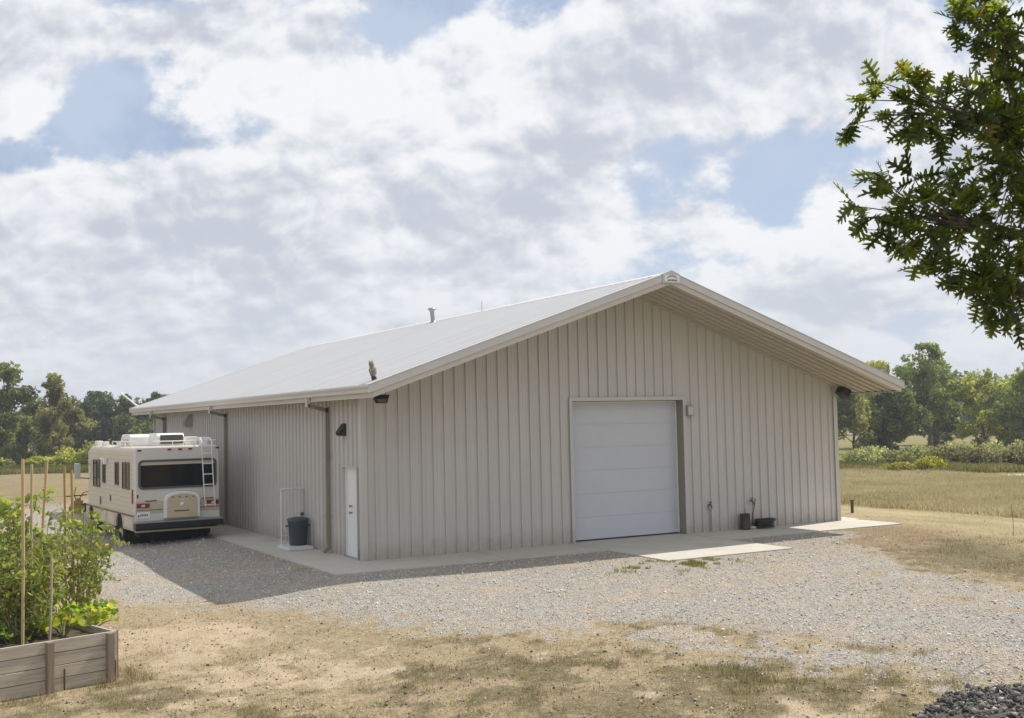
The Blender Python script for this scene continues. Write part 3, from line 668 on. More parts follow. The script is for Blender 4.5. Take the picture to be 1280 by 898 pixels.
# ------------------------------------------------------------------ motorhome
def motorhome():
    zg = -.2
    T = thing('motorhome', (-3.65, 8.34, zg), 'cream and tan motorhome seen from behind, parked beside the beige shed', 'motorhome', rz=.043)
    w, L, zt = 2.46, 6.9, 2.91
    def sect(y, ins, ztop, zb, r=.13):
        p = [(ins, zb), (ins, ztop-r)]
        for k in range(1, 6): t = R(90*k/6); p.append((ins+r-r*math.cos(t), ztop-r+r*math.sin(t)))
        p.append((ins+r, ztop)); q = [(w-x, z) for x, z in p][::-1]
        return [(x, y, z) for x, z in p+q]
    def loft(name, secs, m, par):
        b = MB(); n = len(secs[0]); vs = [v for s in secs for v in s]
        b.add(vs, [(i*n+j, i*n+(j+1) % n, (i+1)*n+(j+1) % n, (i+1)*n+j) for i in range(len(secs)-1) for j in range(n)])
        b.add(secs[0], [tuple(range(n))]); b.add(secs[-1], [tuple(range(n))[::-1]])
        o = b.build(name, m, par)
        return o
    zb = .98
    body = loft('body', [sect(.121, .0, zt-.02, zb), sect(L-.75, 0, zt-.02, zb), sect(L-.3, .02, zt-.12, zb), sect(L, .12, zt-.75, zb, .2)], M['rv_cream'], T)
    loft('rear_cap', [sect(0, .045, zt-.05, zb), sect(.03, .012, zt-.01, zb), sect(.12, -.006, zt, zb)], M['rv_white'], T)
    # siding grooves on both sides
    gv = MB()
    for k in range(13):
        z = 1.02+k*.135
        if z < zt-.2:
            gv.box((-.007, .14, z), (-.0005, L-.5, z+.012)); gv.box((w+.0005, .14, z), (w+.007, L-.5, z+.012))
    gv.build('siding_seam', M['rv_tan'], body)
    # skirt with wheel arches: side panels cut round the wheels
    wy = (1.95, 6.05); tr = .37; za = .50
    for sx in (0, 1):
        pts = [(0.12, za), ]
        for y in wy:
            pts.append((y-.47, za))
            for k in range(0, 9): t = R(180-180*k/8); pts.append((y+.46*math.cos(t), .52+.43*math.sin(t)))
            pts.append((y+.47, za))
        pts += [(L-.02, za+.05), (L-.02, .979), (.12, .979)]
        x0 = 0.0 if sx == 0 else w-.05
        b = MB(); b.prism(pts, x0, x0+.05, 'x'); sk = b.build('skirt', M['rv_tan'], T)
        st = MB(); xx = -.008 if sx == 0 else w+.002
        st.box((xx, .15, .90), (xx+.006, L-.05, .945)); st.build('stripe', M['rv_brown'], sk)
        if sx == 0:
            for y0, y1, z0, z1 in ((.3, 1.3, .58, .86), (2.6, 3.5, .56, .88), (3.7, 4.6, .56, .88)):
                c = MB(); c.box((-.009, y0, z0), (-.001, y1, z1)); c.box((-.014, y0+.4, z1-.09), (-.0095, y0+.5, z1-.05)); c.build('hatch', M['rv_cream'], sk)
    fl = MB(); fl.box((.06, .1, .46), (w-.06, L-.1, .975)); fl.box((.2, .3, .3), (w-.2, 1.3, .455)); fl.box((.35, 2.5, .28), (1.2, 4.2, .455)); fl.box((1.5, 3., .25), (2.2, 4.8, .455))
    fl.build('underbody', M['under'], T)
    for x in (.05, w-.70): mf = MB(); mf.box((x, .95, .06), (x+.65, .975, .50)); mf.build('underside_shade', M['rubber'], T)  # black sheets added, with the low boxes, to deepen the shade underneath
    hb = MB(); hb.box((.62, .35, .16), (w-.75, 1.25, .30)); hb.tube([(1.9, .3, .30), (1.95, -.05, .27)], .035, 8); hb.build('exhaust', M['under'], T)
    # wheels: duals behind, singles in front
    for y, xs in ((wy[0], (.06, .32, w-.58, w-.32)), (wy[1], (.06, w-.32))):
        for x in xs:
            t = MB(); t.lathe([(.20, .0), (.33, .0), (tr-.005, .045), (tr, .13), (tr-.005, .215), (.33, .26), (.20, .26)], 24, axis='x', M=Matrix.Translation((x, y, tr))); wh = MB()
            wo = wh.lathe([(0, .05), (.12, .04), (.20, .02), (.21, .13), (.20, .24), (.12, .22), (0, .22)], 18, axis='x', M=Matrix.Translation((x, y, tr))).build('wheel', M['grey_metal'], T)
            t.build('tyre', M['rubber'], wo)
    # rear: tan bands, window, cover, lamps
    rb = MB(); rb.box((.03, -.014, .985), (w-.03, -.002, 1.33)); rbo = rb.build('rear_band', M['rv_tan'], T)
    s = MB(); s.box((.035, -.022, 1.085), (w-.035, -.015, 1.10)); s.box((.30, -.022, 1.335), (.62, -.003, 1.36)); s.box((1.93, -.022, 1.335), (2.3, -.003, 1.36)); s.build('stripe', M['rv_brown'], rbo)
    sk = MB(); sk.box((.02, -.012, .78), (w-.02, .115, .984)); sk.build('rear_skirt', M['rv_white'], T)
    def rrect(x0, x1, z0, z1, r):
        o = []
        for cx, cz, a in ((x1-r, z1-r, 0), (x0+r, z1-r, 90), (x0+r, z0+r, 180), (x1-r, z0+r, 270)):
            for k in range(5): t = R(a+90*k/4); o.append((cx+r*math.cos(t), cz+r*math.sin(t)))
        return o
    rw = MB(); A, Bp = rrect(.10, 2.36, 1.68, 2.52, .13), rrect(.16, 2.30, 1.74, 2.46, .09); n = len(A)
    for y in (-.03, ):
        vs = [(x, y, z) for x, z in A]+[(x, y, z) for x, z in Bp]+[(x, .0, z) for x, z in A]+[(x, .0, z) for x, z in Bp]
        rw.add(vs, [(i, (i+1) % n, n+(i+1) % n, n+i) for i in range(n)]+[(i, 2*n+i, 2*n+(i+1) % n, (i+1) % n) for i in range(n)]+[(n+i, n+(i+1) % n, 3*n+(i+1) % n, 3*n+i) for i in range(n)])
    win = rw.build('rear_window', M['dark_grey'], T)
    gl = MB(); gl.prism(rrect(.158, 2.302, 1.738, 2.40, .085), -.012, -.004); gl.build('pane', M['glass'], win)
    vl = MB(); vl.box((.18, -.018, 2.37), (2.28, -.0125, 2.455)); vl.build('sun_blind', M['rv_tan'], win)
    # spare wheel cover with arched top
    pts = [(-.49, 0), (.49, 0), (.49, .47)]
    for k in range(1, 10): t = R(90*k/10); pts.append((.27+.22*math.cos(t), .47+.22*math.sin(t)))
    pts += [(0.12, .72), (-.12, .72)]
    for k in range(1, 10): t = R(90+90*k/10); pts.append((-.27+.22*math.cos(t), .47+.22*math.sin(t)))
    pts += [(-.49, .47)]
    P = [(x*1.05+1.31, z*1.04+.84) for x, z in pts]
    c = MB(); c.prism(P, -.16, -.016); cv = c.build('spare_wheel_cover', M['white'], T, .02)
    c = MB(); c.prism([((x-1.31)*.86+1.31, (z-.84)*.90+.845) for x, z in P], -.172, -.1602); fp = c.build('cover_panel', M['cover'], cv)
    c = MB(); c.box((1.07, -.178, 1.02), (1.5, -.1725, 1.05)); c.build('stripe', M['rv_brown'], cv)
    for k in range(4): x = 1.0+k*.2; c = MB(); c.box((x, -.178, 1.42), (x+.06, -.1725, 1.445)); c.build('clip', M['black'], cv)
    c = MB(); c.lathe([(0, -.179), (.062, -.179), (.062, -.1725)], 16, axis='y', M=Matrix.Translation((1.31, 0, 1.22))); c.box((1.25, -.179, 1.34), (1.37, -.1725, 1.36)); c.build('emblem', M['white'], cv)
    # bumper
    b = MB(); b.box((-.04, -.30, .56), (w+.02, .02, .74)); bo = b.build('bumper', M['black'], T, .025)
    b = MB(); b.box((-.02, -.28, .742), (w, .02, .775)); b.build('bumper_step', M['grey_metal'], bo)
    b = MB(); b.box((.0, -.10, .47), (w-.02, .0, .52)); b.build('tow_bar', M['rv_tan'], bo)
    for x in (.05, 2.06): 
        l = MB(); l.box((x, -.04, 1.16), (x+.36, -.003, 1.285)); lo = l.build('tail_light', M['red'], T, .012)
        l = MB(); l.box((x+.13, -.046, 1.19), (x+.23, -.0405, 1.25)); l.build('reversing_lens', M['lens'], lo)
    p = MB(); p.box((.06, -.03, .86), (.42, -.016, 1.04)); lp = p.build('licence_plate', M['white'], T); lp['label'] = 'white licence plate below the left tail light'
    q = MB()
    for k in range(5): q.box((.15+k*.045, -.0345, .925), (.178+k*.045, -.0305, .985))
    q.box((.085, -.0345, .90), (.125, -.0305, .96)); q.build('plate_marks', M['dark_grey'], lp)
    for x, z in ((.08, 2.79), (.93, 2.80), (1.24, 2.80), (1.53, 2.80), (2.34, 2.81)):
        l = MB(); l.box((x, -.03 if .3 < x < 2.2 else -.02, z-.02), (x+.11, .03, z+.03)); l.build('marker_light', M['red'], T, .008)
    l = MB(); l.box((-.035, .14, 1.28), (-.008, .22, 1.68)); l.build('marker_light', M['red'], T)
    l = MB(); l.box((.06, -.02, 1.44), (.10, -.0, 1.54)); l.build('marker_light', M['red'], T)
    # ladder
    ld = MB()
    for x in (1.90, 2.19): ld.tube([(x+.10, -.10, 1.10), (x+.06, -.12, 1.5), (x, -.12, 2.75), (x, -.10, zt+.10), (x, .05, zt+.20), (x, .4, zt+.18), (x, .45, zt)], .017, 8)
    for z in (1.16, 1.75, 2.05, 2.36, 2.66): f = (z-1.1)/1.65; xo = .10*(1-f); ld.tube([(1.90+xo, -.12, z), (2.19+xo, -.12, z)], .015, 8)
    for z in (1.15, 2.62): f = (z-1.1)/1.65; xo = .10*(1-f); [ld.tube([(x+xo, -.11, z), (x+xo, .0, z)], .013, 6) for x in (1.9, 2.19)]
    ld.build('ladder', M['white'], T)
    # roof: rack, air conditioners, vents
    rk = MB()
    for z in (zt+.13, ): rk.tube([(.55, .25, z), (2.42, .25, z)], .018, 8); rk.tube([(.12, .3, z), (.12, 3.4, z)], .018, 8); rk.tube([(2.34, .3, z), (2.34, 3.4, z)], .018, 8)
    for x in (.6, 1.15, 1.7, 2.34): rk.tube([(x, .25, zt-.02), (x, .25, zt+.13)], .016, 6)
    for y in (.9, 1.7, 2.5, 3.4): rk.tube([(.12, y, zt-.03), (.12, y, zt+.13)], .016, 6); rk.tube([(2.34, y, zt-.03), (2.34, y, zt+.13)], .016, 6)
    rk.build('roof_rack', M['white'], T)
    def ac(x0, x1, y0, y1, h, dark):
        a = MB(); pr = [(y0, zt-.02), (y0-.02, zt+h*.75), (y0+.08, zt+h), (y1-.25, zt+h), (y1, zt+h*.35), (y1, zt-.02)]
        a.prism(pr, x0, x1, 'x'); o = a.build('air_conditioner', M['white'], T, .03)
        if dark: g = MB(); g.box((x0+.09, y0-.035, zt+.05), (x1-.04, y0-.021, zt+h*.86)); g.build('grille', M['dark_grey'], o)
        else: g = MB(); g.box((x0-.009, y0+.2, zt+.05), (x0-.001, y1-.4, zt+h*.6)); g.build('grille', M['rv_cream'], o)
    ac(.35, 1.05, 2.1, 3.4, .34, False); ac(.82, 1.62, .75, 1.9, .36, True)
    for x, y, sx, h in ((1.72, 1.0, .38, .24), (2.12, .8, .26, .22), (.12, 4.6, .16, .12), (.10, 5.6, .14, .14), (.2, 6.1, .2, .13), (.42, 3.9, .14, .12), (1.5, 4.4, .4, .16)):
        a = MB(); a.box((x, y, zt-.04), (x+sx, y+.35, zt+h)); a.build('roof_vent', M['white'], T, .03)
    # side windows left (frame, pane)
    def sidewin(y0, y1, z0, z1, lead=True):
        f = MB(); f.box((-.03, y0-.035, z0-.035), (-.002, y0, z1+.035)); f.box((-.03, y1, z0-.035), (-.002, y1+.035, z1+.035)); f.box((-.03, y0, z0-.035), (-.002, y1, z0)); f.box((-.03, y0, z1), (-.002, y1, z1+.035)); f.box((-.028, (y0+y1)/2-.02, z0), (-.002, (y0+y1)/2+.02, z1))
        o = f.build('side_window', M['dark_grey'], T); g = MB(); g.box((-.014, y0, z0), (-.004, y1, z1)); g.build('pane', M['glass'], o)
    sidewin(.62, 1.42, 1.70, 2.42); sidewin(2.02, 2.40, 1.78, 2.40); sidewin(3.86, 4.16, 1.78, 2.34); sidewin(4.66, 5.6, 1.62, 2.42)
    # other side
    for y0, y1 in ((.9, 1.9), (3.0, 4.2)): f = MB(); f.box((w+.002, y0, 1.7), (w+.03, y1, 2.4)); f.build('side_window', M['glass'], T)
    f = MB(); f.box((w+.002, 4.6, .62), (w+.03, 5.3, 2.5)); do = f.build('door', M['rv_white'], T); f = MB(); f.box((w+.031, 4.66, 1.5), (w+.05, 4.72, 1.6)); f.build('handle', M['black'], do)
    # driver's side glass, windscreen and big mirror
    f = MB(); f.add([(-.006+.0, 6.02, 1.75), (-.006, 6.02, 2.45), (.03, 6.42, 2.42), (.09, 6.62, 1.78)], [(0, 1, 2, 3)]); f.build('cab_window', M['glass'], T)
    f = MB(); f.add([(.2, L-.32+.02, 2.55), (w-.2, L-.32+.02, 2.55), (w-.2, L-.02, 1.98), (.2, L-.02, 1.98)], [(0, 1, 2, 3)], M=Matrix.Translation((0, .06, .06))); f.build('windscreen', M['glass'], T)
    mi = MB(); mi.tube([(0.02, 6.4, 2.28), (-.30, 6.42, 2.32), (-.33, 6.42, 2.30), (-.33, 6.42, 1.86), (-.30, 6.42, 1.84), (.02, 6.4, 1.80)], .018, 6)
    mo = mi.build('mirror', M['dark_grey'], T); mi = MB(); mi.box((-.46, 6.38, 1.80), (-.27, 6.44, 2.32)); mi.build('mirror_shell', M['mirror_shell'], mo, .02)
    aw = MB(); aw.tube([(-.05, 3.5, 2.48), (-.05, 4.3, 2.50)], .03, 8); aw.box((-.10, 3.55, 2.34), (-.004, 3.75, 2.52)); aw.build('porch_light', M['white'], T)
    hd = MB(); hd.box((-.02, 3.05, 1.22), (-.003, 3.16, 1.40)); hd.build('service_port', M['dark_grey'], T)
    hd = MB(); hd.box((-.02, 4.5, 1.05), (-.003, 4.62, 1.3)); hd.build('service_port', M['dark_grey'], T)
    for x in (.3, w-.5): hl = MB(); hl.lathe([(0, .02), (.09, .015), (.10, 0)], 14, axis='y', M=Matrix.Translation((x+.1, L, 1.15))); hl.build('headlight', M['lens'], T)
M['mirror_shell'] = mat('pale mirror back', (.50,.55,.52), .3, 0, .08, 5.)

# ------------------------------------------------------------------ small things round the shed
def small_things():
    # bin and pipe stand on the walk
    zc = .0
    t = thing('pipe_stand', (-.46, 3.68, 0), 'white plastic pipe frame on a low white base by the long wall', 'stand')
    b = MB(); b.box((-.33, -.5, .002), (.33, .5, .085)); b.build('base', M['pvc'], t, .015)
    f = MB(); x0, x1, y = -.22, .36, .46
    f.tube([(x0, y, .08), (x0, y, 1.50), (x0+.04, y, 1.54), (x1-.04, y, 1.54), (x1, y, 1.50), (x1, y, .08)], .024, 10); f.tube([(x0, y, .30), (x1, y, .30)], .018, 8)
    for z in (1.52, ): f.tube([(x1-.10, y, z), (x1+.02, y, z)], .034, 8); f.tube([(x0-.02, y, z), (x0+.10, y, z)], .034, 8)
    f.build('frame', M['pvc'], t)
    k = MB(); k.lathe([(0, -.06), (.045, -.05), (.05, 0), (.03, .05)], 10, axis='y', M=Matrix.Translation((x1-.03, y-.03, .86))); k.build('clamp', M['dark_grey'], t)
    c = thing('trash_bin', (-.36, 3.74, .085), 'dark grey round plastic bin with lid standing inside the pipe frame', 'bin')
    b = MB(); b.lathe([(0, .0), (.215, .0), (.225, .02), (.262, .60), (.275, .62), (.275, .66), (.262, .66)], 28); b.build('tub', M['can'], c)
    l = MB(); l.lathe([(.285, .63), (.287, .68), (.26, .70), (.10, .735), (0, .74)], 28); l.build('lid', M['can'], c)
    for s in (-1, 1): h = MB(); h.tube([(s*.26, -.07, .52), (s*.32, -.06, .50), (s*.32, .06, .50), (s*.26, .07, .52)], .014, 6); h.build('handle', M['can'], c)
    # hose coil, pot, stone
    h = MB(); pts = []
    rnd = random.Random(3)
    for i in range(9*26):
        a = 2*math.pi*i/26; r = .22+.045*math.sin(i*.23)+.03*math.sin(i*.071); z = .02+.021*(i/26)+.012*math.sin(i*.37); pts.append((r*math.cos(a)*1.12, r*math.sin(a), z))
    h.tube(pts, .0175, 7)
    h.tube([(-.23, .02, .18), (-.31, .10, .03), (-.36, .10, .08), (-.36, .08, .30), (-.30, .06, .52), (-.29, .03, .66)], .013, 7)
    o = h.build('garden_hose', M['hose']); o.scale = (1.12, 1.0, 1.3); o.location = (12.10, -.40+.10, 0.0); tag(o, 'black garden hose coiled on the concrete walk below the tap', 'hose')
    p = thing('pot', (11.40, -.24, 0), 'brown cylindrical pot with a thin spike against the gable wall', 'pot')
    b = MB(); b.lathe([(0, .0), (.135, .0), (.142, .03), (.142, .11), (.137, .12), (.137, .41), (.142, .42), (.142, .445), (.12, .445), (.12, .40), (0, .40)], 24); b.build('body', M['brown_pot'], p)
    s = MB(); s.tube([(.01, 0, .40), (.015, 0, .60)], .008, 6); s.build('spike', M['rust'], p)
    s = MB(); s.lathe([(0, 0), (.10, .01), (.12, .05), (.08, .10), (0, .115)], 9); o = s.build('stone', M['timber']); o.location = (11.66, -.26, 0); o.scale = (1.1, .7, .8); tag(o, 'small tan lump of stone between the brown pot and the black hose', 'stone')
    # posts right of the shed
    x, y = 18.0, 2.15
    s = MB(); s.box((-.035, -.035, -.1), (.035, .035, .40)); s.box((-.05, -.05, .40), (.05, .05, .43)); o = s.build('marker_post', M['rust']); o.location = (x, y, gz1(x, y)); tag(o, 'short rusty marker post in the mown grass right of the concrete walk', 'post')
    x, y = 15.8, -5.6
    s = MB(); s.tube([(0, 0, -.1), (.01, 0, .35), (-.02, .01, .82)], .007, 6); o = s.build('wire_stake', M['rust']); o.location = (x, y, gz1(x, y)); tag(o, 'thin wire stake standing alone in the pale mown grass at right', 'stake')
    # owls on the roof corners
    def owl(x, y, rz, sc, label, lean):
        z = E0+TH+SL*((x if x < W/2 else W-x)+SO)+.04
        t = thing('owl_decoy', (x, y, z), label, 'owl decoy', 'owl decoys on the roof corners', rz); t.scale = (sc,)*3; t.rotation_euler = (0, lean, rz)
        b = MB(); b.lathe([(0, .0), (.10, .0), (.10, .11), (.07, .13), (0, .13)], 14); b.build('base', M['black'], t)
        b = MB(); b.lathe([(.05, .12), (.09, .17), (.125, .27), (.13, .36), (.11, .45), (.085, .50), (.095, .54), (.10, .60), (.085, .65), (.05, .69), (0, .70)], 18); bo = b.build('body', M['owl'], t)
        h = MB(); h.lathe([(0, -.13), (.05, -.12), (.075, -.09)], 12, axis='y', M=Matrix.Translation((0, 0, .35))); h.build('breast', M['owl_belly'], t)
        for s in (-1, 1):
            e = MB(); e.lathe([(0, .77), (.03, .66), (.035, .63)], 8, M=Matrix.Translation((s*.055, 0, 0))); e.build('ear_tuft', M['owl'], t)
            e = MB(); e.lathe([(0, -.118), (.018, -.114), (.022, -.10)], 10, axis='y', M=Matrix.Translation((s*.036, .018, .60))); e.build('eye', M['yellow'], t)
            wn = MB(); wn.add([(s*.12, -.05, .42), (s*.135, .03, .44), (s*.12, .10, .36), (s*.06, .16, .12), (s*.10, .02, .14)], [(0, 1, 2, 3, 4)]); wn.add([(s*.135, -.05, .42), (s*.15, .03, .44), (s*.135, .10, .36), (s*.075, .16, .12), (s*.115, .02, .14)], [(0, 1, 2, 3, 4)])
            wn.build('wing', M['owl'], t)
        bk = MB(); bk.lathe([(0, -.13), (.014, -.10)], 6, axis='y', M=Matrix.Translation((0, .01, .575))); bk.build('beak', M['black'], t)
    owl(-.28, -1.52, R(-35), .60, 'mottled owl decoy on a black base, above the roof corner nearest the motorhome', R(-10))
    owl(15.42, -1.95, R(20), .50, 'small dark owl decoy at the low right end of the gable roof', R(6))
    M_ = M
    # yellow tiller beyond the motorhome
    x, y = -2.95, 24.0
    t = thing('garden_tiller', (x, y, gz1(x, y)), 'old yellow walk-behind garden tiller with black handlebar beyond the motorhome', 'tiller', rz=R(-20)); t.scale = (.74,)*3
    b = MB(); b.box((-.25, -.25, .28), (.2, .25, .62)); b.lathe([(0, .62), (.13, .62), (.13, .72), (.08, .76), (0, .76)], 12); b.build('engine', M['yellow'], t, .03)
    b = MB(); b.tube([(-.1, 0, .5), (-.25, .1, .95), (-.2, .3, 1.35)], .03, 8); b.tube([(-.1, 0, .5), (.25, .05, 1.05), (.55, .05, 1.12)], .03, 8); b.build('frame', M['yellow'], t)
    b = MB(); b.tube([(-.65, 0, .86), (.45, 0, .93)], .032, 8); b.tube([(-.55, 0, .86), (-.72, .3, .84)], .022, 8); b.build('handlebar', M['black'], t)
    for s in (-1, 1):
        wv = MB(); wv.lathe([(0, 0), (.1, -.02), (.19, -.02), (.24, .03), (.24, .10), (.19, .15), (0, .14)], 18, axis='x', M=Matrix.Translation((s*.33-.06, 0, .24))); wo = wv.build('wheel', M['rubber'], t)
        hb = MB(); hb.lathe([(0, -.03), (.09, -.025), (.10, .0)], 12, axis='x', M=Matrix.Translation((s*.33-.06, 0, .24))); hb.build('hub', M['yellow'], wo)
    b = MB(); b.box((-.4, -.6, .08), (.4, -.3, .35)); b.build('tine_guard', M['yellow'], t, .03)

# ------------------------------------------------------------------ leaves and trees
def quads(p, size, nrm_bias=None, aspect=1.5):
    n = len(p); B = rot_basis(n); a = B[:, 0]*size[:, None]*.5*aspect; b = B[:, 1]*size[:, None]*.5; c = B[:, 2]*size[:, None]*.12
    v = np.stack([p-a, p-b*.9+c, p+a, p+b*.9+c], 1)
    f = np.arange(n*4).reshape(n, 4)
    return v.reshape(-1, 3), f
def lobes_points(lobes, n, seed, gap=.0, shell=.55):
    vol = np.array([l[1][0]*l[1][1]*l[1][2] for l in lobes])**.75; k = rng.choice(len(lobes), n, p=vol/vol.sum())
    d = rng.normal(size=(n, 3)); d /= np.linalg.norm(d, axis=1)[:, None]
    r = (shell+(1-shell)*rng.uniform(0, 1, n)**.7)*np.where(rng.uniform(0, 1, n) < .25, rng.uniform(.3, 1, n), 1.)
    C = np.array([l[0] for l in lobes])[k]; A = np.array([l[1] for l in lobes])[k]
    bump = .72+.62*vn(d[:, 0]*2.6+k*7.1, d[:, 1]*2.6, d[:, 2]*2.6, seed)
    p = C + d*A*(r*bump)[:, None]
    g = vn(p[:, 0]*.9/np.mean(vol)**.2, p[:, 1]*.9/np.mean(vol)**.2, p[:, 2]*.9/np.mean(vol)**.2, seed+3)
    keep = g > gap
    return p[keep], k[keep]
def crown_tint(p, k, n_lobes, base, base2, seed, f=.8):
    lv = rng.uniform(.8, 1.2, n_lobes)[k]
    t = np.clip(vn(p[:, 0]*f, p[:, 1]*f, p[:, 2]*f, seed)*1.3-.15+rng.normal(0, .18, len(p)), 0, 1)
    c = lerp(base, base2, t)*(lv*rng.uniform(.7, 1.3, len(p)))[:, None]
    return c*.86 + c.mean(1, keepdims=True)*.16
def tree(x, y, H, label, spread=.32, lean=0, base=.22, cols=((.035,.06,.018), (.10,.13,.035)), n=5200, leaf=.34, gap=.30, group=None, seed=0, name='tree', nl=9, sq=.75, trunkr=.018):
    z0 = gz1(x, y)-.05; rd = random.Random(seed)
    t = thing(name, (x, y, z0), label, 'tree', group)
    tb = MB(); top = Vector((lean*H, 0, H*.86)); r0 = H*trunkr
    pts = [Vector((lean*H*(i/6)**1.3+rd.uniform(-.1, .1)*(i > 0), rd.uniform(-.12, .12)*(i > 0), H*.86*i/6)) for i in range(7)]
    tb.tube(pts, [r0*1.25]+[r0*(1-.82*i/6) for i in range(1, 7)], 8)
    lobes = []
    nl = int(nl*1.9)
    for i in range(nl):
        h = base+(.98-base)*((i+.5)/nl); ang = rd.uniform(0, 6.28)
        prof = math.sin(math.pi*min(1, max(.08, (h-base*.6)/(1.05-base*.6)))**.8)
        rad = spread*H*prof*rd.uniform(.35, 1.0); c = Vector((lean*H*h+rad*math.cos(ang), rad*math.sin(ang), h*H*rd.uniform(.96, 1.02)))
        s = spread*H*rd.uniform(.20, .46)*(.6+.55*prof); c.z = min(c.z, H-s*sq*.85)
        lobes.append(((c.x, c.y, c.z), (s, s, s*sq)))
        i0 = max(1, min(5, int(h*6*.8))); a = pts[i0]; tb.tube([a, a.lerp(c, .55)+Vector((0, 0, .1)), c], [r0*.35, r0*.2, r0*.07], 6)
    tb.build('trunk', M['bark'], t, fix=False)
    lobes.append(((lean*H*.8, 0, H*.58), (spread*H*.42, spread*H*.42, H*.26)))
    p, k = lobes_points(lobes, int(n*2.1), seed*13+5, gap+.10)
    v, f = quads(p, rng.uniform(.5, 1.5, len(p))*leaf*.70)
    mesh_np('crown', v, f, M['leaf'], t, np.repeat(crown_tint(p, k, len(lobes), cols[0], cols[1], seed+9), 4, 0))
    return t
def bush(x, y, w, h, label, cols, n=1500, leaf=.14, group=None, seed=0, name='shrub', nl=5, dy=None):
    z0 = gz1(x, y)-.05; rd = random.Random(seed); t = thing(name, (x, y, z0), label, 'shrub', group)
    lobes = []; st = MB()
    for i in range(nl):
        c = (rd.uniform(-.36, .36)*w, rd.uniform(-.36, .36)*(dy or w), h*rd.uniform(.32, .62)); s = w*rd.uniform(.22, .36); lobes.append((c, (s, s, min(h-c[2], h*.5)*1.05)))
        st.tube([(c[0]*.3, c[1]*.3, -.05), (c[0]*.7, c[1]*.7, c[2]*.6), c], [.03, .02, .008], 5)
    st.build('stem', M['bark'], t, fix=False)
    p, k = lobes_points(lobes, n, seed+31, .18, .5); p[:, 2] = np.maximum(p[:, 2], .02)
    v, f = quads(p, rng.uniform(.6, 1.4, len(p))*leaf)
    mesh_np('foliage', v, f, M['leaf'], t, np.repeat(crown_tint(p, k, len(lobes), cols[0], cols[1], seed, 1.5), 4, 0))
    return t

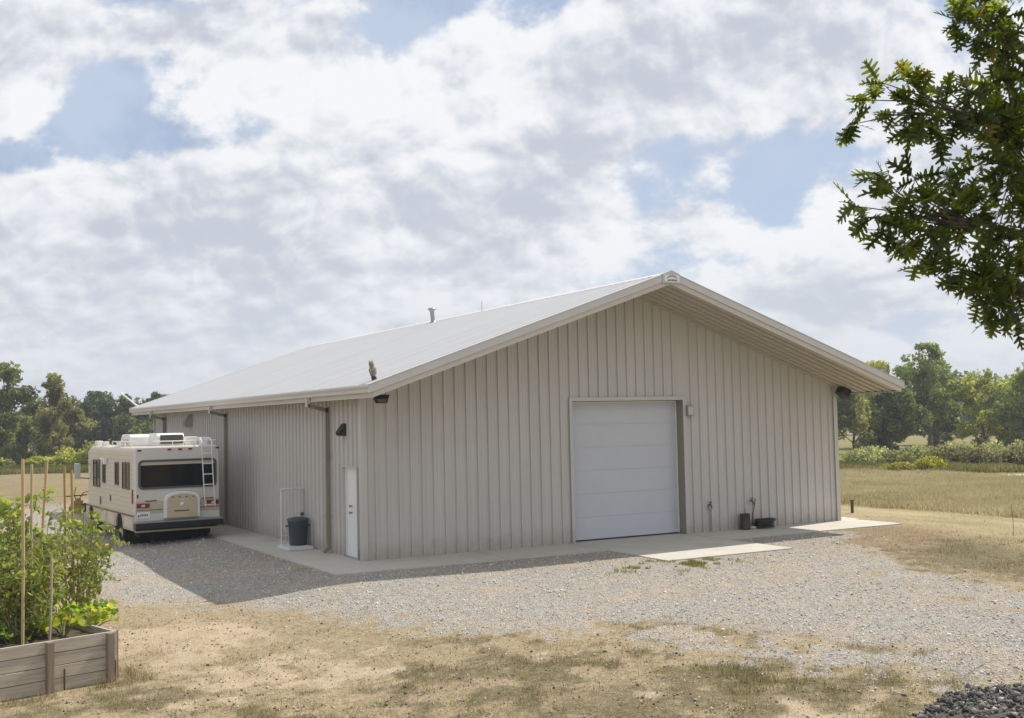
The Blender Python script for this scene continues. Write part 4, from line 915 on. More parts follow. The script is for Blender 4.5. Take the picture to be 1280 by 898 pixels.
LDK = ((.062,.09,.046), (.15,.18,.085)); LMID = ((.095,.125,.056), (.235,.26,.12)); LBLU = ((.052,.086,.058), (.125,.165,.10)); LOLV = ((.13,.135,.07), (.30,.285,.15)); DK = ((.07,.105,.048), (.18,.22,.09)); MID = ((.11,.155,.056), (.28,.32,.12)); YEL = ((.20,.225,.05), (.46,.46,.12)); BLU = ((.055,.095,.06), (.135,.18,.095)); OLV = ((.145,.155,.072), (.33,.32,.15))
def woods():
    pass
    gl = 'trees along the field edge at left'; gr = 'trees beyond the right-hand field'
    # left
    tree(-3.2, 112.5, 12.6, 'tall olive tree at the left picture edge, highest of the left-hand row', .30, 0, .08, LOLV, 8200, .34, .30, gl, 1, nl=13, sq=.8)
    tree(1.6, 110.5, 12.2, 'tall loose-crowned tree second from the left picture edge', .27, .02, .10, LMID, 7000, .32, .34, gl, 2, nl=12)
    tree(5.8, 104.5, 10.4, 'slim tree with thin ragged top standing right of the tall olive trees', .22, .03, .10, LOLV, 5600, .28, .36, gl, 3, nl=11, sq=1.)
    tree(4.6, 118, 7.8, 'low bushy tree filling the gap between the two tall left-hand trees', .42, 0, .04, LMID, 4600, .34, .25, gl, 4)
    tree(9.0, 113, 6.6, 'short brownish tree right of the slim ragged tree', .40, 0, .05, LOLV, 4200, .32, .25, gl, 5)
    tree(12.0, 150, 9.4, 'broad dark tree left of the rounded dark tree behind the field', .45, 0, .04, LBLU, 5200, .42, .2, gl, 6)
    tree(16.3, 149, 9.8, 'rounded dark blue-green tree behind the field, broadest of the left-hand woods', .48, 0, .03, LBLU, 6400, .42, .18, gl, 7)
    tree(21.0, 147, 9.3, 'dark green tree rising above the roof of the motorhome', .46, 0, .03, LDK, 6000, .42, .2, gl, 8)
    tree(26.0, 150, 9.6, 'dark tree half hidden by the rear eave of the shed', .45, 0, .03, LDK, 6000, .42, .2, gl, 9)
    tree(30.0, 150, 9.4, 'dark tree mostly behind the rear corner of the shed', .45, 0, .03, LMID, 4200, .44, .2, gl, 10)
    tree(18.8, 128, 4.6, 'small lighter green tree in front of the dark woods', .42, 0, .03, LMID, 3200, .3, .2, gl, 11)
    tree(8.9, 130, 6., 'middle-sized dark tree behind the pale shrubs', .5, 0, .03, LDK, 4400, .36, .2, gl, 12)
    for i, (x, y, w, h, lb, c) in enumerate(((6.8, 94.5, 3.6, 2.3, 'bright green rounded shrub left of the motorhome mirror', YEL), (9.2, 97, 4., 2.7, 'larger light green shrub directly behind the motorhome mirror', MID), (4.2, 95.5, 3.2, 1.3, 'low light green shrub below the slim ragged tree', YEL),
            (-.4, 98, 4., 1.3, 'low olive shrub at the foot of the tall left-hand trees', OLV), (2.4, 103, 3.6, 2.6, 'dark shrub between the trunks of the left-hand trees', DK))):
        bush(x, y, w, h, lb, c, 2200, .22, 'shrubs along the field edge at left', 40+i)
    # right
    tree(69.0, 57.5, 8.2, 'leafy tree just right of the shed wall corner', .36, 0, .06, MID, 6500, .27, .28, gr, 21, nl=11)
    tree(72.5, 54.9, 8.0, 'tree with pale yellow-green top below the right gable end', .34, 0, .08, OLV, 6000, .26, .3, gr, 22, nl=10)
    tree(86, 64.5, 10.0, 'pale tree whose top shows above the right gable end', .26, 0, .2, YEL, 4200, .30, .34, gr, 23)
    tree(73.0, 50.6, 7.2, 'dark tree with bare lower trunk left of the tallest right-hand tree', .36, 0, .30, DK, 5600, .26, .28, gr, 24, nl=9)
    tree(84.6, 56.4, 11.3, 'tallest tree on the right with feathery open crown and bare trunk', .30, .01, .30, MID, 9000, .27, .36, gr, 25, nl=15, sq=.62)
    tree(89.6, 60.0, 8.6, 'mid green tree behind the tallest right-hand tree', .42, 0, .10, DK, 5200, .3, .25, gr, 26)
    tree(90.5, 54.4, 8.3, 'yellow-green tree right of the tallest tree', .38, 0, .08, YEL, 7000, .26, .30, gr, 27, nl=11)
    tree(88.6, 50.0, 7.6, 'second yellow-green tree, lower and nearer the right picture edge', .38, 0, .06, YEL, 6500, .26, .28, gr, 28, nl=10)
    tree(86.6, 45.9, 9.0, 'green tree at the right picture edge', .34, 0, .05, MID, 6800, .27, .28, gr, 29, nl=11)
    tree(92.5, 46.5, 8.8, 'dark tree behind the right picture edge', .40, 0, .05, DK, 4500, .3, .25, gr, 30)
    tree(76.0, 54.0, 4.6, 'small dark tree between the two trunks near the shed corner', .44, 0, .05, BLU, 3600, .24, .2, gr, 31)
    tree(97, 66, 8.6, 'dark tree seen between the trunks of the right-hand row', .45, 0, .05, DK, 4200, .34, .22, gr, 32)
    SIL = ((.17,.185,.105), (.33,.34,.20)); PUR = ((.105,.10,.075), (.25,.235,.155))
    hg = 'shrubs of the hedge before the right-hand trees'
    sp = [(49.0, 31.6, 3.2, 1.35, SIL, 'silvery shrub nearest the shed wall in the right-hand hedge'), (51.6, 33.0, 3.2, 1.45, SIL, 'pale rounded shrub second from the shed in the hedge'), (53.2, 31.0, 3., 1.2, SIL, 'low pale hedge shrub left of the purple-grey shrubs'),
          (55.2, 31.2, 3., 1.5, SIL, 'light green hedge shrub behind the yellow shrub'), (54.6, 27.6, 3., 1.5, PUR, 'dark purple-grey hedge shrub right of the yellow shrub'), (57.0, 29.4, 3.4, 1.75, SIL, 'tall pale shrub in the middle of the hedge'),
          (55.6, 25.6, 2.8, 1.45, PUR, 'second purple-grey shrub of the hedge'), (58.6, 27.0, 3.2, 1.8, SIL, 'large silvery shrub right of the middle of the hedge'), (56.4, 23.4, 2.8, 1.6, PUR, 'third purple-grey shrub of the hedge, with a dark green neighbour'),
          (55.9, 22.2, 1.6, 1.2, DK, 'small dark green shrub among the purple-grey ones'), (59.6, 24.4, 3.2, 1.7, SIL, 'silvery shrub near the right picture edge'), (57.0, 20.6, 2.6, 1.1, DK, 'low green shrub at the right picture edge'), (60.5, 21.8, 3.4, 1.7, PUR, 'purple-grey shrub farthest right in the hedge')]
    for i, (x, y, w, h, c, lb) in enumerate(sp): bush(x, y, w, h, lb, c, 2400, .13, hg, 60+i)
    bush(44.6, 22.5, 2.1, 1.0, 'bright yellow-green shrub standing out before the hedge', ((.20,.20,.02), (.44,.40,.05)), 2200, .12, None, 90)
    bush(42.6, 22.6, 1.7, .7, 'small olive shrub on the left of the bright yellow-green shrub', ((.14,.14,.03), (.30,.28,.07)), 1200, .11, None, 91)
    bush(43.2, 21.8, 1.0, .45, 'tiny brownish shrub in front of the bright yellow-green shrub', PUR, 600, .10, None, 92)
    bush(52.0, 19.6, .9, .75, 'thin pale sapling in the green strip near the right edge', YEL, 420, .11, None, 93, nl=3)
    # far wood that reads as one mass
    def mass(name, cx, cy, ex, ey, H, n, ang, cols, seed):
        L = []; rd = random.Random(seed)
        for i in range(26):
            u = (i+.5)/26*2-1; x = cx+u*ex*math.cos(ang)+rd.uniform(-1, 1)*ey; y = cy+u*ex*math.sin(ang)+rd.uniform(-1, 1)*ey; h = H*rd.uniform(.7, 1.05); s = rd.uniform(5, 8)
            L.append(((x, y, gz1(x, y)+h*.45), (s, s, h*.55)))
        p, k = lobes_points(L, n, seed, .05, .7); v, f = quads(p, rng.uniform(.6, 1.4, len(p))*.8)
        o = mesh_np(name, v, f, M['leaf'], None, np.repeat(crown_tint(p, k, len(L), cols[0], cols[1], seed, .25), 4, 0)); tag(o, kind='stuff')
    mass('distant_woods', 40, 215, 95, 4, 11, 26000, R(-5), BLU, 3)
    mass('distant_woods', 190, 110, 90, 4, 13, 26000, R(-62), DK, 4)

def oak_leaf_mesh():
    """lobed leaf, stem at origin, length 1 along +x, slightly folded and drooping"""
    lob = [(.16, .10, .10), (.34, .26, .40), (.55, .36, .68), (.74, .27, .88), (.9, .12, 1.0)]   # midrib x, half width of tip, tip x
    v = [(0, 0, 0)]; f = []
    mids = [.0, .12, .27, .45, .64, .80, .92, 1.03]
    def zz(x, y): return -.16*x*x+.18*abs(y)
    mi = []
    for x in mids: v.append((x, 0, zz(x, 0))); mi.append(len(v)-1)
    for s in (-1, 1):
        tips = [(.24, .17), (.43, .33), (.67, .42), (.88, .30), (1.02, .12)]
        for j, (tx, ty) in enumerate(tips):
            a, b = mi[j+1], mi[min(j+2, 7)]
            x0, x1 = mids[j+1], mids[min(j+2, 7)]
            w = .055
            v.append((tx-.035, s*ty, zz(tx, ty))); i1 = len(v)-1; v.append((tx+.03, s*ty*.93, zz(tx, ty))); i2 = len(v)-1
            f.append((a, i1, i2, b) if s > 0 else (a, b, i2, i1))
            v.append((x0-.005, s*.045, 0)); 
        # web along the midrib
        for j in range(7):
            x0, x1 = mids[j], mids[j+1]; w = .014 if j == 0 else .075
            v += [(x0, s*(.014 if j < 2 else w), zz(x0, w)), (x1, s*(w if j < 6 else .0), zz(x1, w))]; i = len(v)
            f.append((mi[j], i-2, i-1, mi[j+1]) if s > 0 else (mi[j], mi[j+1], i-1, i-2))
    return np.array(v, float), f
def oak():
    F = np.array([.48565, .87416, 0]); Rt = np.array([.87416, -.48565, 0]); O = np.array([-9.876, -25.18, 0])
    def at(px, py, d): return O+F*d+Rt*(px-640)/1411.7*d+np.array([0, 0, 3.24+(525-.0222*(px-640)-py)/1411.7*d])
    bx = O+F*8.6+Rt*7.0; z0 = gz1(bx[0], bx[1])-.1
    t = thing('oak_tree', (bx[0], bx[1], z0), 'near oak with lobed green leaves reaching in from the upper right corner', 'tree')
    org = np.array([bx[0], bx[1], z0]); tb = MB()
    def L(p): return tuple(np.asarray(p)-org)
    up = np.array([0, 0, 1.])
    tr = [org+up*0, org+up*1.2, org+up*2.8+Rt*.1, org+up*4.6, org+up*6.6-Rt*.1, org+up*8.6+Rt*.1, org+up*10.4]
    tb.tube([L(p) for p in tr], [.36, .27, .24, .21, .17, .11, .04], 12)
    whorls = []
    rd = random.Random(5)
    # limbs that reach into the picture: each is trunk point -> via -> several twig tips
    limbs = [(4.9, (1420, 215, 8.7), [(1075,152,8.2),(1092,120,8.3),(1112,96,8.3),(1128,140,8.4),(1152,92,8.4),(1150,125,8.3),(1178,118,8.5),(1172,150,8.3),(1200,112,8.6),(1228,104,8.6),(1238,140,8.5),(1212,150,8.3),(1262,95,8.7),(1270,140,8.5),(1140,160,8.3),(1185,172,8.4)]),
             (4.2, (1400, 330, 8.5), [(1072,255,8.0),(1090,270,8.0),(1102,212,8.2),(1122,235,8.1),(1108,290,8.0),(1135,275,8.1),(1150,215,8.2),(1168,245,8.1),(1128,312,8.0),(1152,300,8.1),(1178,285,8.2),(1195,255,8.3),(1200,215,8.4),(1222,235,8.3),(1180,320,8.0),(1215,280,8.2),(1240,260,8.3),(1150,335,8.0)]),
             (3.6, (1390, 400, 8.3), [(1185,338,8.0),(1208,330,8.1),(1205,362,8.0),(1228,352,8.1),(1225,382,8.0),(1248,370,8.1),(1250,398,8.0),(1272,405,8.0),(1275,370,8.1),(1255,330,8.2),(1280,340,8.2),(1235,310,8.2),(1270,295,8.3),(1283,420,8.0)]),
             (5.6, (1400, 150, 9.0), [(1205,20,8.6),(1222,8,8.7),(1232,40,8.6),(1255,22,8.7),(1258,58,8.6),(1280,50,8.8),(1285,10,8.8),(1262,-18,8.9),(1230,-25,8.9),(1290,90,8.8)]),
             (4.6, (1410, 270, 8.9), [(1258,165,8.6),(1280,180,8.7),(1262,210,8.5),(1282,235,8.5),(1225,205,8.4),(1290,140,8.8),(1290,265,8.4),(1300,300,8.4),(1310,200,8.6),(1268,130,8.6),(1275,155,8.5),(1255,200,8.4),(1276,215,8.3),(1270,255,8.3),(1250,285,8.2),(1284,320,8.3),(1262,350,8.1),(1240,340,8.1),(1245,115,8.6),(1235,165,8.4),(1225,260,8.2),(1284,60,8.8),(1272,30,8.8),(1250,228,8.6),(1278,120,8.8)])]
    for hz_, via, tips in limbs:
        a = org+up*hz_; vv = at(*via); m = (a+vv)/2+up*.25
        tb.tube([L(a), L(m), L(vv)], [.07, .05, .03], 8)
        pts = [np.array(at(*q)) for q in tips]
        c = sum(pts)/len(pts)+Rt*.1
        tb.tube([L(vv), L((vv+c)/2+up*.05), L(c)], [.028, .018, .011], 7)
        for p in pts:
            b = c+(p-c)*.35+up*.04*rd.uniform(-1, 1); tb.tube([L(vv*.25+c*.75), L(b), L(p)], [.009, .006, .003], 5)
            whorls.append((p, p-b, 9)); 
            if rd.random() < .5: q = b+(p-b)*.45+np.array([rd.uniform(-.10, .10) for _ in range(3)]); tb.tube([L(b), L(q)], [.006, .003], 4); whorls.append((q, q-b+np.array([0, 0, .05]), 6))
    # the rest of the crown, outside the picture
    for i in range(280):
        u = rd.uniform(0, 6.28); h = rd.uniform(4.5, 10.8); r = rd.uniform(.6, 3.3)*math.sin(math.pi*min(.98, (h-3.2)/8.2))
        p = org+up*h+Rt*r*math.cos(u)+F*r*math.sin(u)
        q = (p-O)@Rt; dd = (p-O)@F
        if q/max(dd, 1) < .49 or dd < 5.4: continue
        a = org+up*(h*.8); tb.tube([L(a), L((a+p)/2+up*.2), L(p)], [.04, .02, .005], 5)
        for k in range(4): whorls.append((p+np.array([rd.uniform(-.5, .5) for _ in range(3)]), p-a, 9))
    tb.build('trunk', M['bark'], t, fix=False)
    lv, lf = oak_leaf_mesh(); V = []; T = []; n = 0
    for p, d, cnt in whorls:
        d = d/np.linalg.norm(d); wt = rd.random()
        for j in range(cnt):
            x = d*rd.uniform(.0, 1.)+rng.normal(0, .75, 3)+np.array([0, 0, -.12]); x /= np.linalg.norm(x)
            w = rng.normal(0, .55, 3)+np.array([0, 0, .9]); yv = np.cross(w, x); yv /= np.linalg.norm(yv); zv = np.cross(x, yv)
            s = rd.uniform(.125, .23); start = p-d*rd.uniform(0, .10)
            V.append((lv*np.array([s, s*rd.uniform(.8, 1.05), s*rd.uniform(.3, 1.6)]))@np.stack([x, yv, zv])+start-org)
            g = min(1, max(0, wt*.6+rd.gauss(.2, .2))); c = np.array((.045,.070,.016))*(1-g)+np.array((.125,.148,.03))*g
            if rd.random() < .03: c = np.array((.15,.13,.025))
            T.append(np.repeat(c[None]*rd.uniform(.8, 1.2), len(lv), 0)); n += 1
    print('oak leaves', n)
    quadsf = np.array(lf); off = (np.arange(n)*len(lv))[:, None, None]
    mesh_np('crown', np.concatenate(V), (quadsf[None]+off).reshape(-1, 4), M['oakleaf'], t, np.concatenate(T))

# ------------------------------------------------------------------ raised bed and its plants
def garden():
    ang = R(16); ox, oy, oz = -6.93, -7.95, -.38
    bed = thing('raised_bed', (ox, oy, oz), 'weathered grey plank garden bed in the near left corner', 'raised bed', rz=ang)
    Lx, Ly, H, th = 3.9, 3.3, .71, .045
    ph = H/4
    for k in range(4):
        z0, z1 = k*ph+.004, (k+1)*ph-.004; rd = random.Random(k)
        b = MB(); j = rd.uniform(-.004, .004); b.box((-Lx, j, z0), (-.0, th+j, z1)); b.build('plank', M['timber'], bed, .006)
        b = MB(); b.box((-.0-th, th+.006, z0), (-.0, Ly-th, z1)); b.build('plank', M['timber'], bed, .006)
        b = MB(); b.box((-Lx, Ly-th, z0), (-.0, Ly, z1)); b.build('plank', M['timber'], bed, .006)
        b = MB(); b.box((-Lx, th+.006, z0), (-Lx+th, Ly-th, z1)); b.build('plank', M['timber'], bed, .006)
    for x in (-.12, -.99, -1.86, -2.73, -3.6):
        b = MB(); b.box((x-.05, -.092, -.08), (x+.045, -.006, H-.01)); b.build('post', M['timber_dark'], bed, .006)
    for y in (.12, 1.6, 3.1):
        b = MB(); b.box((.003, y-.045, -.08), (.06, y+.045, H-.01)); b.build('post', M['timber_dark'], bed, .006)
    for x in (-.04, -.78):
        b = MB(); b.tube([(x, -.03, -.1), (x, -.03, .30)], .012, 6); b.build('peg', M['rust'], bed)
    nx, ny = 60, 50; xs = np.linspace(-Lx+th, -th, nx); ys = np.linspace(th, Ly-th, ny); X, Y = np.meshgrid(xs, ys)
    Z = .60+.10*(fbm(X, Y, 2.4, 4, 3)-.5)
    i = (np.arange(ny-1)[:, None]*nx+np.arange(nx-1)[None]).ravel()
    mesh_np('soil', np.stack([X.ravel(), Y.ravel(), Z.ravel()], 1), np.stack([i, i+1, i+nx+1, i+nx], 1), M['soil'], bed, None, True)
    Mb = Matrix.Translation((ox, oy, oz)) @ Matrix.Rotation(ang, 4, 'Z')
    # stakes (world positions)
    zs = oz+.5
    for i, (x, y, dx, dy, h, r, m, lb) in enumerate(((-8.17, -7.78, 0, 0, 2.72, .026, 'stake', 'tall pale wooden stake nearest the front boards of the bed'), (-7.98, -6.9, .02, 0, 2.62, .022, 'stake', 'tall pale stake second from the left, partly hidden by vines'), (-7.86, -6.4, .17, .0, 2.66, .024, 'stake', 'pale stake leaning right above the tomato tops'),
            (-7.27, -5.25, -.02, 0, 2.52, .023, 'stake_tan', 'golden stake, left one of the close pair'), (-7.16, -5.35, -.03, 0, 2.46, .026, 'stake_tan', 'golden stake, right and shorter one of the close pair'), (-7.80, -7.62, .03, 0, 1.30, .020, 'timber', 'short grey weathered stick leaning in front of the tomato vines'), (-8.02, -7.2, .02, 0, 1.75, .016, 'timber_dark', 'dark stick inside the tomato vines'))):
        b = MB(); b.tube([(0, 0, 0), (dx*.5+.008, dy*.5, h*.5), (dx, dy, h)], r*.85, 8); o = b.build('garden_stake', M[m]); o.location = (x, y, zs); tag(o, lb, 'stake', 'stakes in the raised bed')
    # tomato vines
    def vine(x, y, h, w, label, n, cols, seed, leaf=.062):
        rd = random.Random(seed); t = thing('tomato_plant', (x, y, oz+.58), label, 'plant', 'tomato vines in the raised bed'); st = MB(); P = []; h *= 1.12; w *= .78
        for k in range(12):
            a = rd.uniform(0, 6.28); pts = [Vector((0, 0, 0))]
            d = Vector((math.cos(a)*.25, math.sin(a)*.25, 1)).normalized(); L_ = h*rd.uniform(.55, 1.0); q = Vector((rd.uniform(-.1, .1), rd.uniform(-.1, .1), 0))
            pts = [q.copy()]
            for s in range(9):
                d = (d+Vector((rd.uniform(-.35, .35), rd.uniform(-.35, .35), rd.uniform(-.18, .2)))).normalized(); q = q+d*(L_/9)
                if math.hypot(q.x, q.y) > w: q.x *= .85; q.y *= .85
                pts.append(q.copy()); 
                for _ in range(2 if s > 1 else 1):
                    e = q+Vector((rd.uniform(-.2, .2), rd.uniform(-.2, .2), rd.uniform(-.12, .08))); st.tube([q, e], [.004, .002], 4); P += [(q.lerp(e, f)+Vector((rd.gauss(0, .035), rd.gauss(0, .035), rd.gauss(0, .03)))) for f in (.4, .6, .75, .9, 1, 1, 1.1)]
            st.tube(pts, [.009]*5+[.006]*5, 5)
        st.build('stem', M['vine'], t, fix=False)
        p = np.array([tuple(v) for v in P]); p = p[rng.uniform(0, 1, len(p)) < n]
        v, f = quads(p, rng.uniform(.5, 1.3, len(p))*leaf, aspect=1.7); tt = np.clip(rng.normal(.45, .3, len(p)), 0, 1)
        c = lerp(cols[0], cols[1], tt); c = np.where((rng.uniform(0, 1, len(p)) < .08)[:, None], np.array([.26,.20,.05]), c)
        mesh_np('foliage', v, f, M['leaf'], t, np.repeat(c, 4, 0))
    G1 = ((.115,.155,.045), (.35,.38,.15)); G2 = ((.15,.20,.05), (.40,.45,.14))
    vine(-8.30, -7.35, 1.75, .34, 'dense tomato vine at the left picture edge', .75, G1, 1); vine(-7.85, -6.95, 1.75, .32, 'tomato vine climbing round the short grey stick', .7, G1, 2)
    vine(-7.95, -6.3, 2.15, .28, 'tallest vine with fresh green tips on the leaning stake', .95, G2, 3, .078); vine(-7.2, -5.5, 2.1, .42, 'sparse tomato vine round the golden pair of stakes', .65, G1, 4)
    vine(-8.35, -6.4, 1.9, .36, 'dark tangled vine behind the left picture edge vine', .7, G1, 5); vine(-6.98, -5.0, 1.7, .32, 'thin half-dry vine right of the golden stakes', .6, G1, 6); vine(-8.9, -7.0, 1.6, .4, 'vine reaching in from outside the left picture edge', .7, G1, 7)
    # squash with big leaves
    def squash(x, y, n, label, cols, seed, rmax=.36):
        rd = random.Random(seed); t = thing('squash_plant', (x, y, oz+.58), label, 'plant', 'leafy squash plants along the bed'); st = MB(); V = []; Fc = []; T = []
        for k in range(n):
            a = rd.uniform(0, 6.28); r = rmax*math.sqrt(rd.random()); h = rd.uniform(.10, .30); e = Vector((r*math.cos(a), r*math.sin(a), h)); st.tube([(0, 0, 0), (e.x*.6, e.y*.6, h*.85), e], [.011, .009, .006], 5)
            s = rd.uniform(.075, .15); tilt = Euler((rd.uniform(-.7, .7), rd.uniform(-.7, .7), rd.uniform(0, 6.28))).to_matrix(); o = len(V); V.append(tuple(e))
            m = 15
            for j in range(m):
                u = 2*math.pi*j/m; rr = s*(.78+.22*math.cos(5*u))*(.55 if j == 0 else 1); V.append(tuple(e+tilt @ Vector((rr*math.cos(u), rr*math.sin(u), .03*math.sin(3*u)+s*.25))))
            Fc += [(o, o+1+j, o+1+(j+1) % m) for j in range(m)]; g = rd.random(); c = np.array(cols[0])*(1-g)+np.array(cols[1])*g; T += [c]*(m+1)
        st.build('stem', M['vine'], t, fix=False); mesh_np('foliage', np.array(V), np.array(Fc), M['leaf'], t, np.array(T))
    YG = ((.18,.25,.03), (.50,.50,.07)); GG = ((.08,.15,.035), (.24,.36,.07))
    squash(-7.12, -6.9, 20, 'bright yellow-green squash plant at the right end of the bed', YG, 1); squash(-7.02, -6.1, 20, 'fresh green squash plant behind the yellow-green one', GG, 2, .4)
    squash(-7.58, -7.35, 13, 'small squash plant with yellowing leaves at the front boards', YG, 3, .28); squash(-8.1, -7.2, 12, 'bluish green squash leaves under the vines', GG, 4, .3); squash(-7.5, -6.0, 14, 'squash leaves below the golden stakes', YG, 5, .34); squash(-8.6, -7.5, 12, 'broad green squash leaves at the left picture edge', GG, 6, .3)
M['vine'] = mat('green vine stem', (.20,.20,.085), .7, 0, .3, 12.)

# ------------------------------------------------------------------ light, sky, camera
AZ, EL = R(78), R(50)
def sky():
    w = bpy.data.worlds.new('World'); S.world = w; w.use_nodes = True; nt = w.node_tree; L = nt.links.new
    bg = nt.nodes['Background']; bg.inputs['Strength'].default_value = .10
    sk = nd(nt, 'ShaderNodeTexSky', sky_type='NISHITA', sun_disc=False, sun_elevation=EL, sun_rotation=AZ, altitude=100., air_density=1., dust_density=.6, ozone_density=1.)
    tc = nd(nt, 'ShaderNodeTexCoord'); dvec = tc.outputs['Generated']
    def math_(op, a, c=None, clamp=False):
        n = nd(nt, 'ShaderNodeMath', operation=op, use_clamp=clamp)
        for i, q in enumerate((a, c)):
            if q is None: continue
            if isinstance(q, (int, float)): n.inputs[i].default_value = q
            else: L(q, n.inputs[i])
        return n.outputs[0]
    def dot(v):
        n = nd(nt, 'ShaderNodeVectorMath', operation='DOT_PRODUCT'); L(dvec, n.inputs[0]); n.inputs[1].default_value = v; return n.outputs['Value']
    def mr(f, a, c, lo=0., hi=1.):
        r = nd(nt, 'ShaderNodeMapRange', interpolation_type='SMOOTHSTEP'); L(f, r.inputs[0])
        for k, v in zip(('From Min', 'From Max', 'To Min', 'To Max'), (a, c, lo, hi)): r.inputs[k].default_value = v
        return r.outputs[0]
    def mix(f, A, B):
        x = nd(nt, 'ShaderNodeMix', data_type='RGBA'); L(f, x.inputs['Factor'])
        for k, v in (('A', A), ('B', B)):
            if isinstance(v, tuple): x.inputs[k].default_value = (*v, 1)
            else: L(v, x.inputs[k])
        return x.outputs['Result']
    # compass coordinates of the sky: tangent of bearing from the north-east, tangent of elevation
    b = math_('MAXIMUM', dot((.48565, .87416, 0)), .12); X = math_('DIVIDE', dot((.87416, -.48565, 0)), b); Ez = math_('DIVIDE', dot((0, 0, 1)), b)
    # cloud banks and blue gaps: (bearing, elevation, half widths, weight)
    def P(px, py, rx, ry, wt): return ((px-640)/1411.7, (525-.0222*(px-640)-py)/1411.7, rx/1411.7, ry/1411.7, wt)
    banks = [P(180,165,110,36,-.13), P(20,195,60,18,-.10), P(490,20,55,24,-.11), P(300,5,30,10,-.08), P(455,240,45,28,-.12), P(860,180,130,38,-.10), P(960,240,70,34,-.09), P(1000,300,60,45,-.05), P(930,90,30,12,-.04), P(840,365,140,40,-.05), P(1010,340,90,40,-.03), P(610,235,22,16,-.1),P(330,165,25,12,-.08),
             P(190,40,270,55,.26), P(20,95,80,60,.20), P(400,105,90,40,.12), P(330,230,230,60,.14), P(120,270,200,60,.12), P(700,120,280,80,.14), P(880,55,300,45,.12), P(760,285,200,42,.14), P(470,300,220,60,.10), P(700,215,60,50,.10), P(1055,240,45,55,.12), P(1180,110,120,70,.10), P(900,380,160,20,.08), P(140,335,240,60,.17), P(330,400,280,50,.13), P(60,430,160,40,.08), P(900,290,90,40,.07)]
    bias = None
    for cx, cy, rx, ry, wt in banks:
        u = math_('MULTIPLY', math_('SUBTRACT', X, cx), 1/rx); v = math_('MULTIPLY', math_('SUBTRACT', Ez, cy), 1/ry)
        g = math_('MULTIPLY', math_('EXPONENT', math_('MULTIPLY', math_('ADD', math_('MULTIPLY', u, u), math_('MULTIPLY', v, v)), -1.)), wt)
        bias = g if bias is None else math_('ADD', bias, g)
    # noise in (bearing, elevation) with banks flattening to the horizon
    lift = math_('POWER', math_('MAXIMUM', Ez, .004), .72)
    cv = nd(nt, 'ShaderNodeCombineXYZ'); L(X, cv.inputs[0]); L(math_('MULTIPLY', lift, 1.25), cv.inputs[1])
    def noise(vec, s, det, ro, dist=0.):
        n = nd(nt, 'ShaderNodeTexNoise', noise_dimensions='2D', Scale=s, Detail=det, Roughness=ro); L(vec, n.inputs['Vector']); return n.outputs['Fac']
    def off(dx, dy):
        n = nd(nt, 'ShaderNodeVectorMath', operation='ADD'); L(cv.outputs[0], n.inputs[0]); n.inputs[1].default_value = (dx, dy, 0); return n.outputs[0]
    def cell(dx, dy, sc, det):
        n = nd(nt, 'ShaderNodeTexVoronoi', feature='F1', voronoi_dimensions='2D', Scale=sc, Detail=det, Roughness=.55, normalize=True); L(wv(dx, dy), n.inputs['Vector']); return n.outputs['Distance']
    def wv(dx, dy):      # slightly swirled coordinates, so the puffs do not line up
        w = nd(nt, 'ShaderNodeTexNoise', noise_dimensions='2D', Scale=7., Detail=3.); L(off(dx, dy), w.inputs['Vector'])
        m = nd(nt, 'ShaderNodeVectorMath', operation='MULTIPLY_ADD'); L(w.outputs['Color'], m.inputs[0]); m.inputs[1].default_value = (.06, .05, 0); L(off(dx, dy), m.inputs[2]); return m.outputs[0]
    n1 = noise(off(3.1, 1.7), 4.6, 10., .60, .05)
    nA = noise(off(3.1, 1.7), 4.6, 3., .5, .05)
    nB = noise(off(3.1+.020, 1.7+.045), 4.6, 3., .5, .05)
    n3 = noise(off(9., 4.), 2.6, 3., .5)
    b1 = cell(3.1, 1.7, 12., 4.); b2 = cell(3.1+.006, 1.7+.014, 12., 4.)
    puff = math_('SUBTRACT', .42, b1)
    dens = math_('ADD', math_('ADD', math_('ADD', n1, math_('MULTIPLY', math_('SUBTRACT', n3, .5), .22)), bias), math_('MULTIPLY', puff, .20))
    cover = mr(dens, .405, .525)
    up = math_('ADD', math_('ADD', math_('MULTIPLY', math_('SUBTRACT', nA, nB), 4.), math_('MULTIPLY', math_('SUBTRACT', n1, nA), 1.6)), math_('MULTIPLY', math_('SUBTRACT', b2, b1), 3.0))
    core = mr(math_('ADD', dens, math_('MULTIPLY', math_('SUBTRACT', nA, .5), .5)), .50, .80)
    lit = math_('ADD', math_('ADD', .74, up), math_('MULTIPLY', core, -.58))
    lit = mr(lit, -.18, 1.15)
    cloud = mix(lit, (5.75, 6.15, 6.95), (9.5, 9.55, 9.7))
    # thin high veil and low haze
    blue = mix(mr(noise(off(1., 8.), 5.2, 8., .62), .36, .66, .55, 1.), sk.outputs[0], (5.3, 6.2, 7.8))
    col = mix(math_('MULTIPLY', cover, .95), blue, cloud)
    hz = mr(Ez, .0, .20, .72, 0.)
    col = mix(hz, col, (6.5, 7.0, 7.75))
    below = mr(dot((0, 0, 1)), -.02, .0, 1., 0.)
    col = mix(below, col, (2.2, 2.0, 1.7))
    L(col, bg.inputs['Color'])
    w.cycles.sampling_method = 'MANUAL'; w.cycles.sample_map_resolution = 512
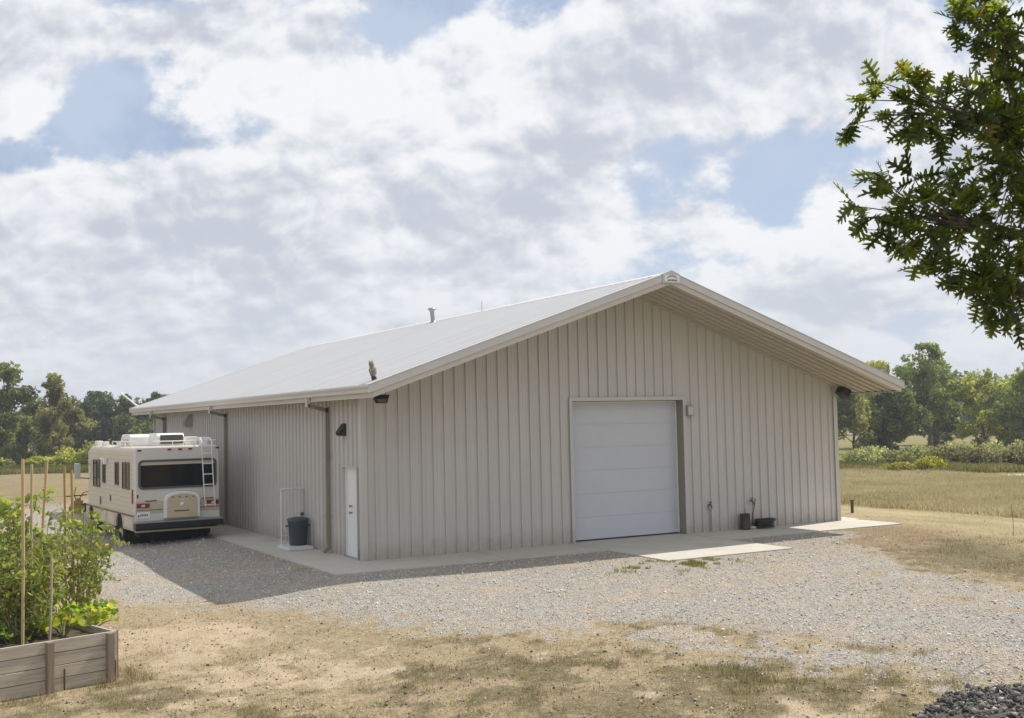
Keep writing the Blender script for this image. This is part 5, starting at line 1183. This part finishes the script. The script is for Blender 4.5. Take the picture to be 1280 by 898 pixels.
    sd = Vector((math.sin(AZ)*math.cos(EL), math.cos(AZ)*math.cos(EL), math.sin(EL)))
    l = bpy.data.lights.new('sun', 'SUN'); l.energy = 5.0; l.angle = R(.53); l.color = (1, .94, .84)
    o = bpy.data.objects.new('sun', l); COL.objects.link(o); o.rotation_euler = sd.to_track_quat('Z', 'Y').to_euler(); o.location = (30, 0, 40)
def camera():
    c = bpy.data.cameras.new('camera'); o = bpy.data.objects.new('camera', c); COL.objects.link(o); S.camera = o
    c.sensor_width = 36; c.lens = 1411.69/1280*36; c.clip_end = 12000; c.clip_start = .1
    yaw, pit, rol = .5071, .0538, -.0222
    fw = Vector((math.sin(yaw)*math.cos(pit), math.cos(yaw)*math.cos(pit), math.sin(pit))); r = Vector((math.cos(yaw), -math.sin(yaw), 0)); u = r.cross(fw)
    r2 = r*math.cos(rol)+u*math.sin(rol); u2 = -r*math.sin(rol)+u*math.cos(rol)
    m = Matrix((r2, u2, -fw)).transposed().to_4x4(); m.translation = (-9.876, -25.1805, 3.2413); o.matrix_world = m

def haze():
    b = MB(); b.box((-70, -60, -5), (200, 225, 14)); m = bpy.data.materials.new('thin summer haze'); m.use_nodes = True; nt = m.node_tree
    nt.nodes.remove(nt.nodes['Principled BSDF']); v = nd(nt, 'ShaderNodeVolumePrincipled'); v.inputs['Color'].default_value = (.88, .92, 1, 1); v.inputs['Density'].default_value = .0005; v.inputs['Anisotropy'].default_value = .25
    nt.links.new(v.outputs[0], nt.nodes['Material Output'].inputs['Volume'])
    o = b.build('haze', m); tag(o, kind='stuff')
haze(); sky(); camera(); ground(); pavements(); building(); motorhome(); small_things(); garden(); woods(); oak(); scatter(); gravel_mound()
S.view_settings.view_transform = 'Standard'; S.view_settings.look = 'None'; S.view_settings.exposure = 0; S.view_settings.gamma = 1; S.view_settings.use_curve_mapping = False
S.cycles.max_bounces = 6; S.cycles.volume_bounces = 0; S.cycles.diffuse_bounces = 3; S.cycles.transmission_bounces = 4; S.cycles.transparent_max_bounces = 4
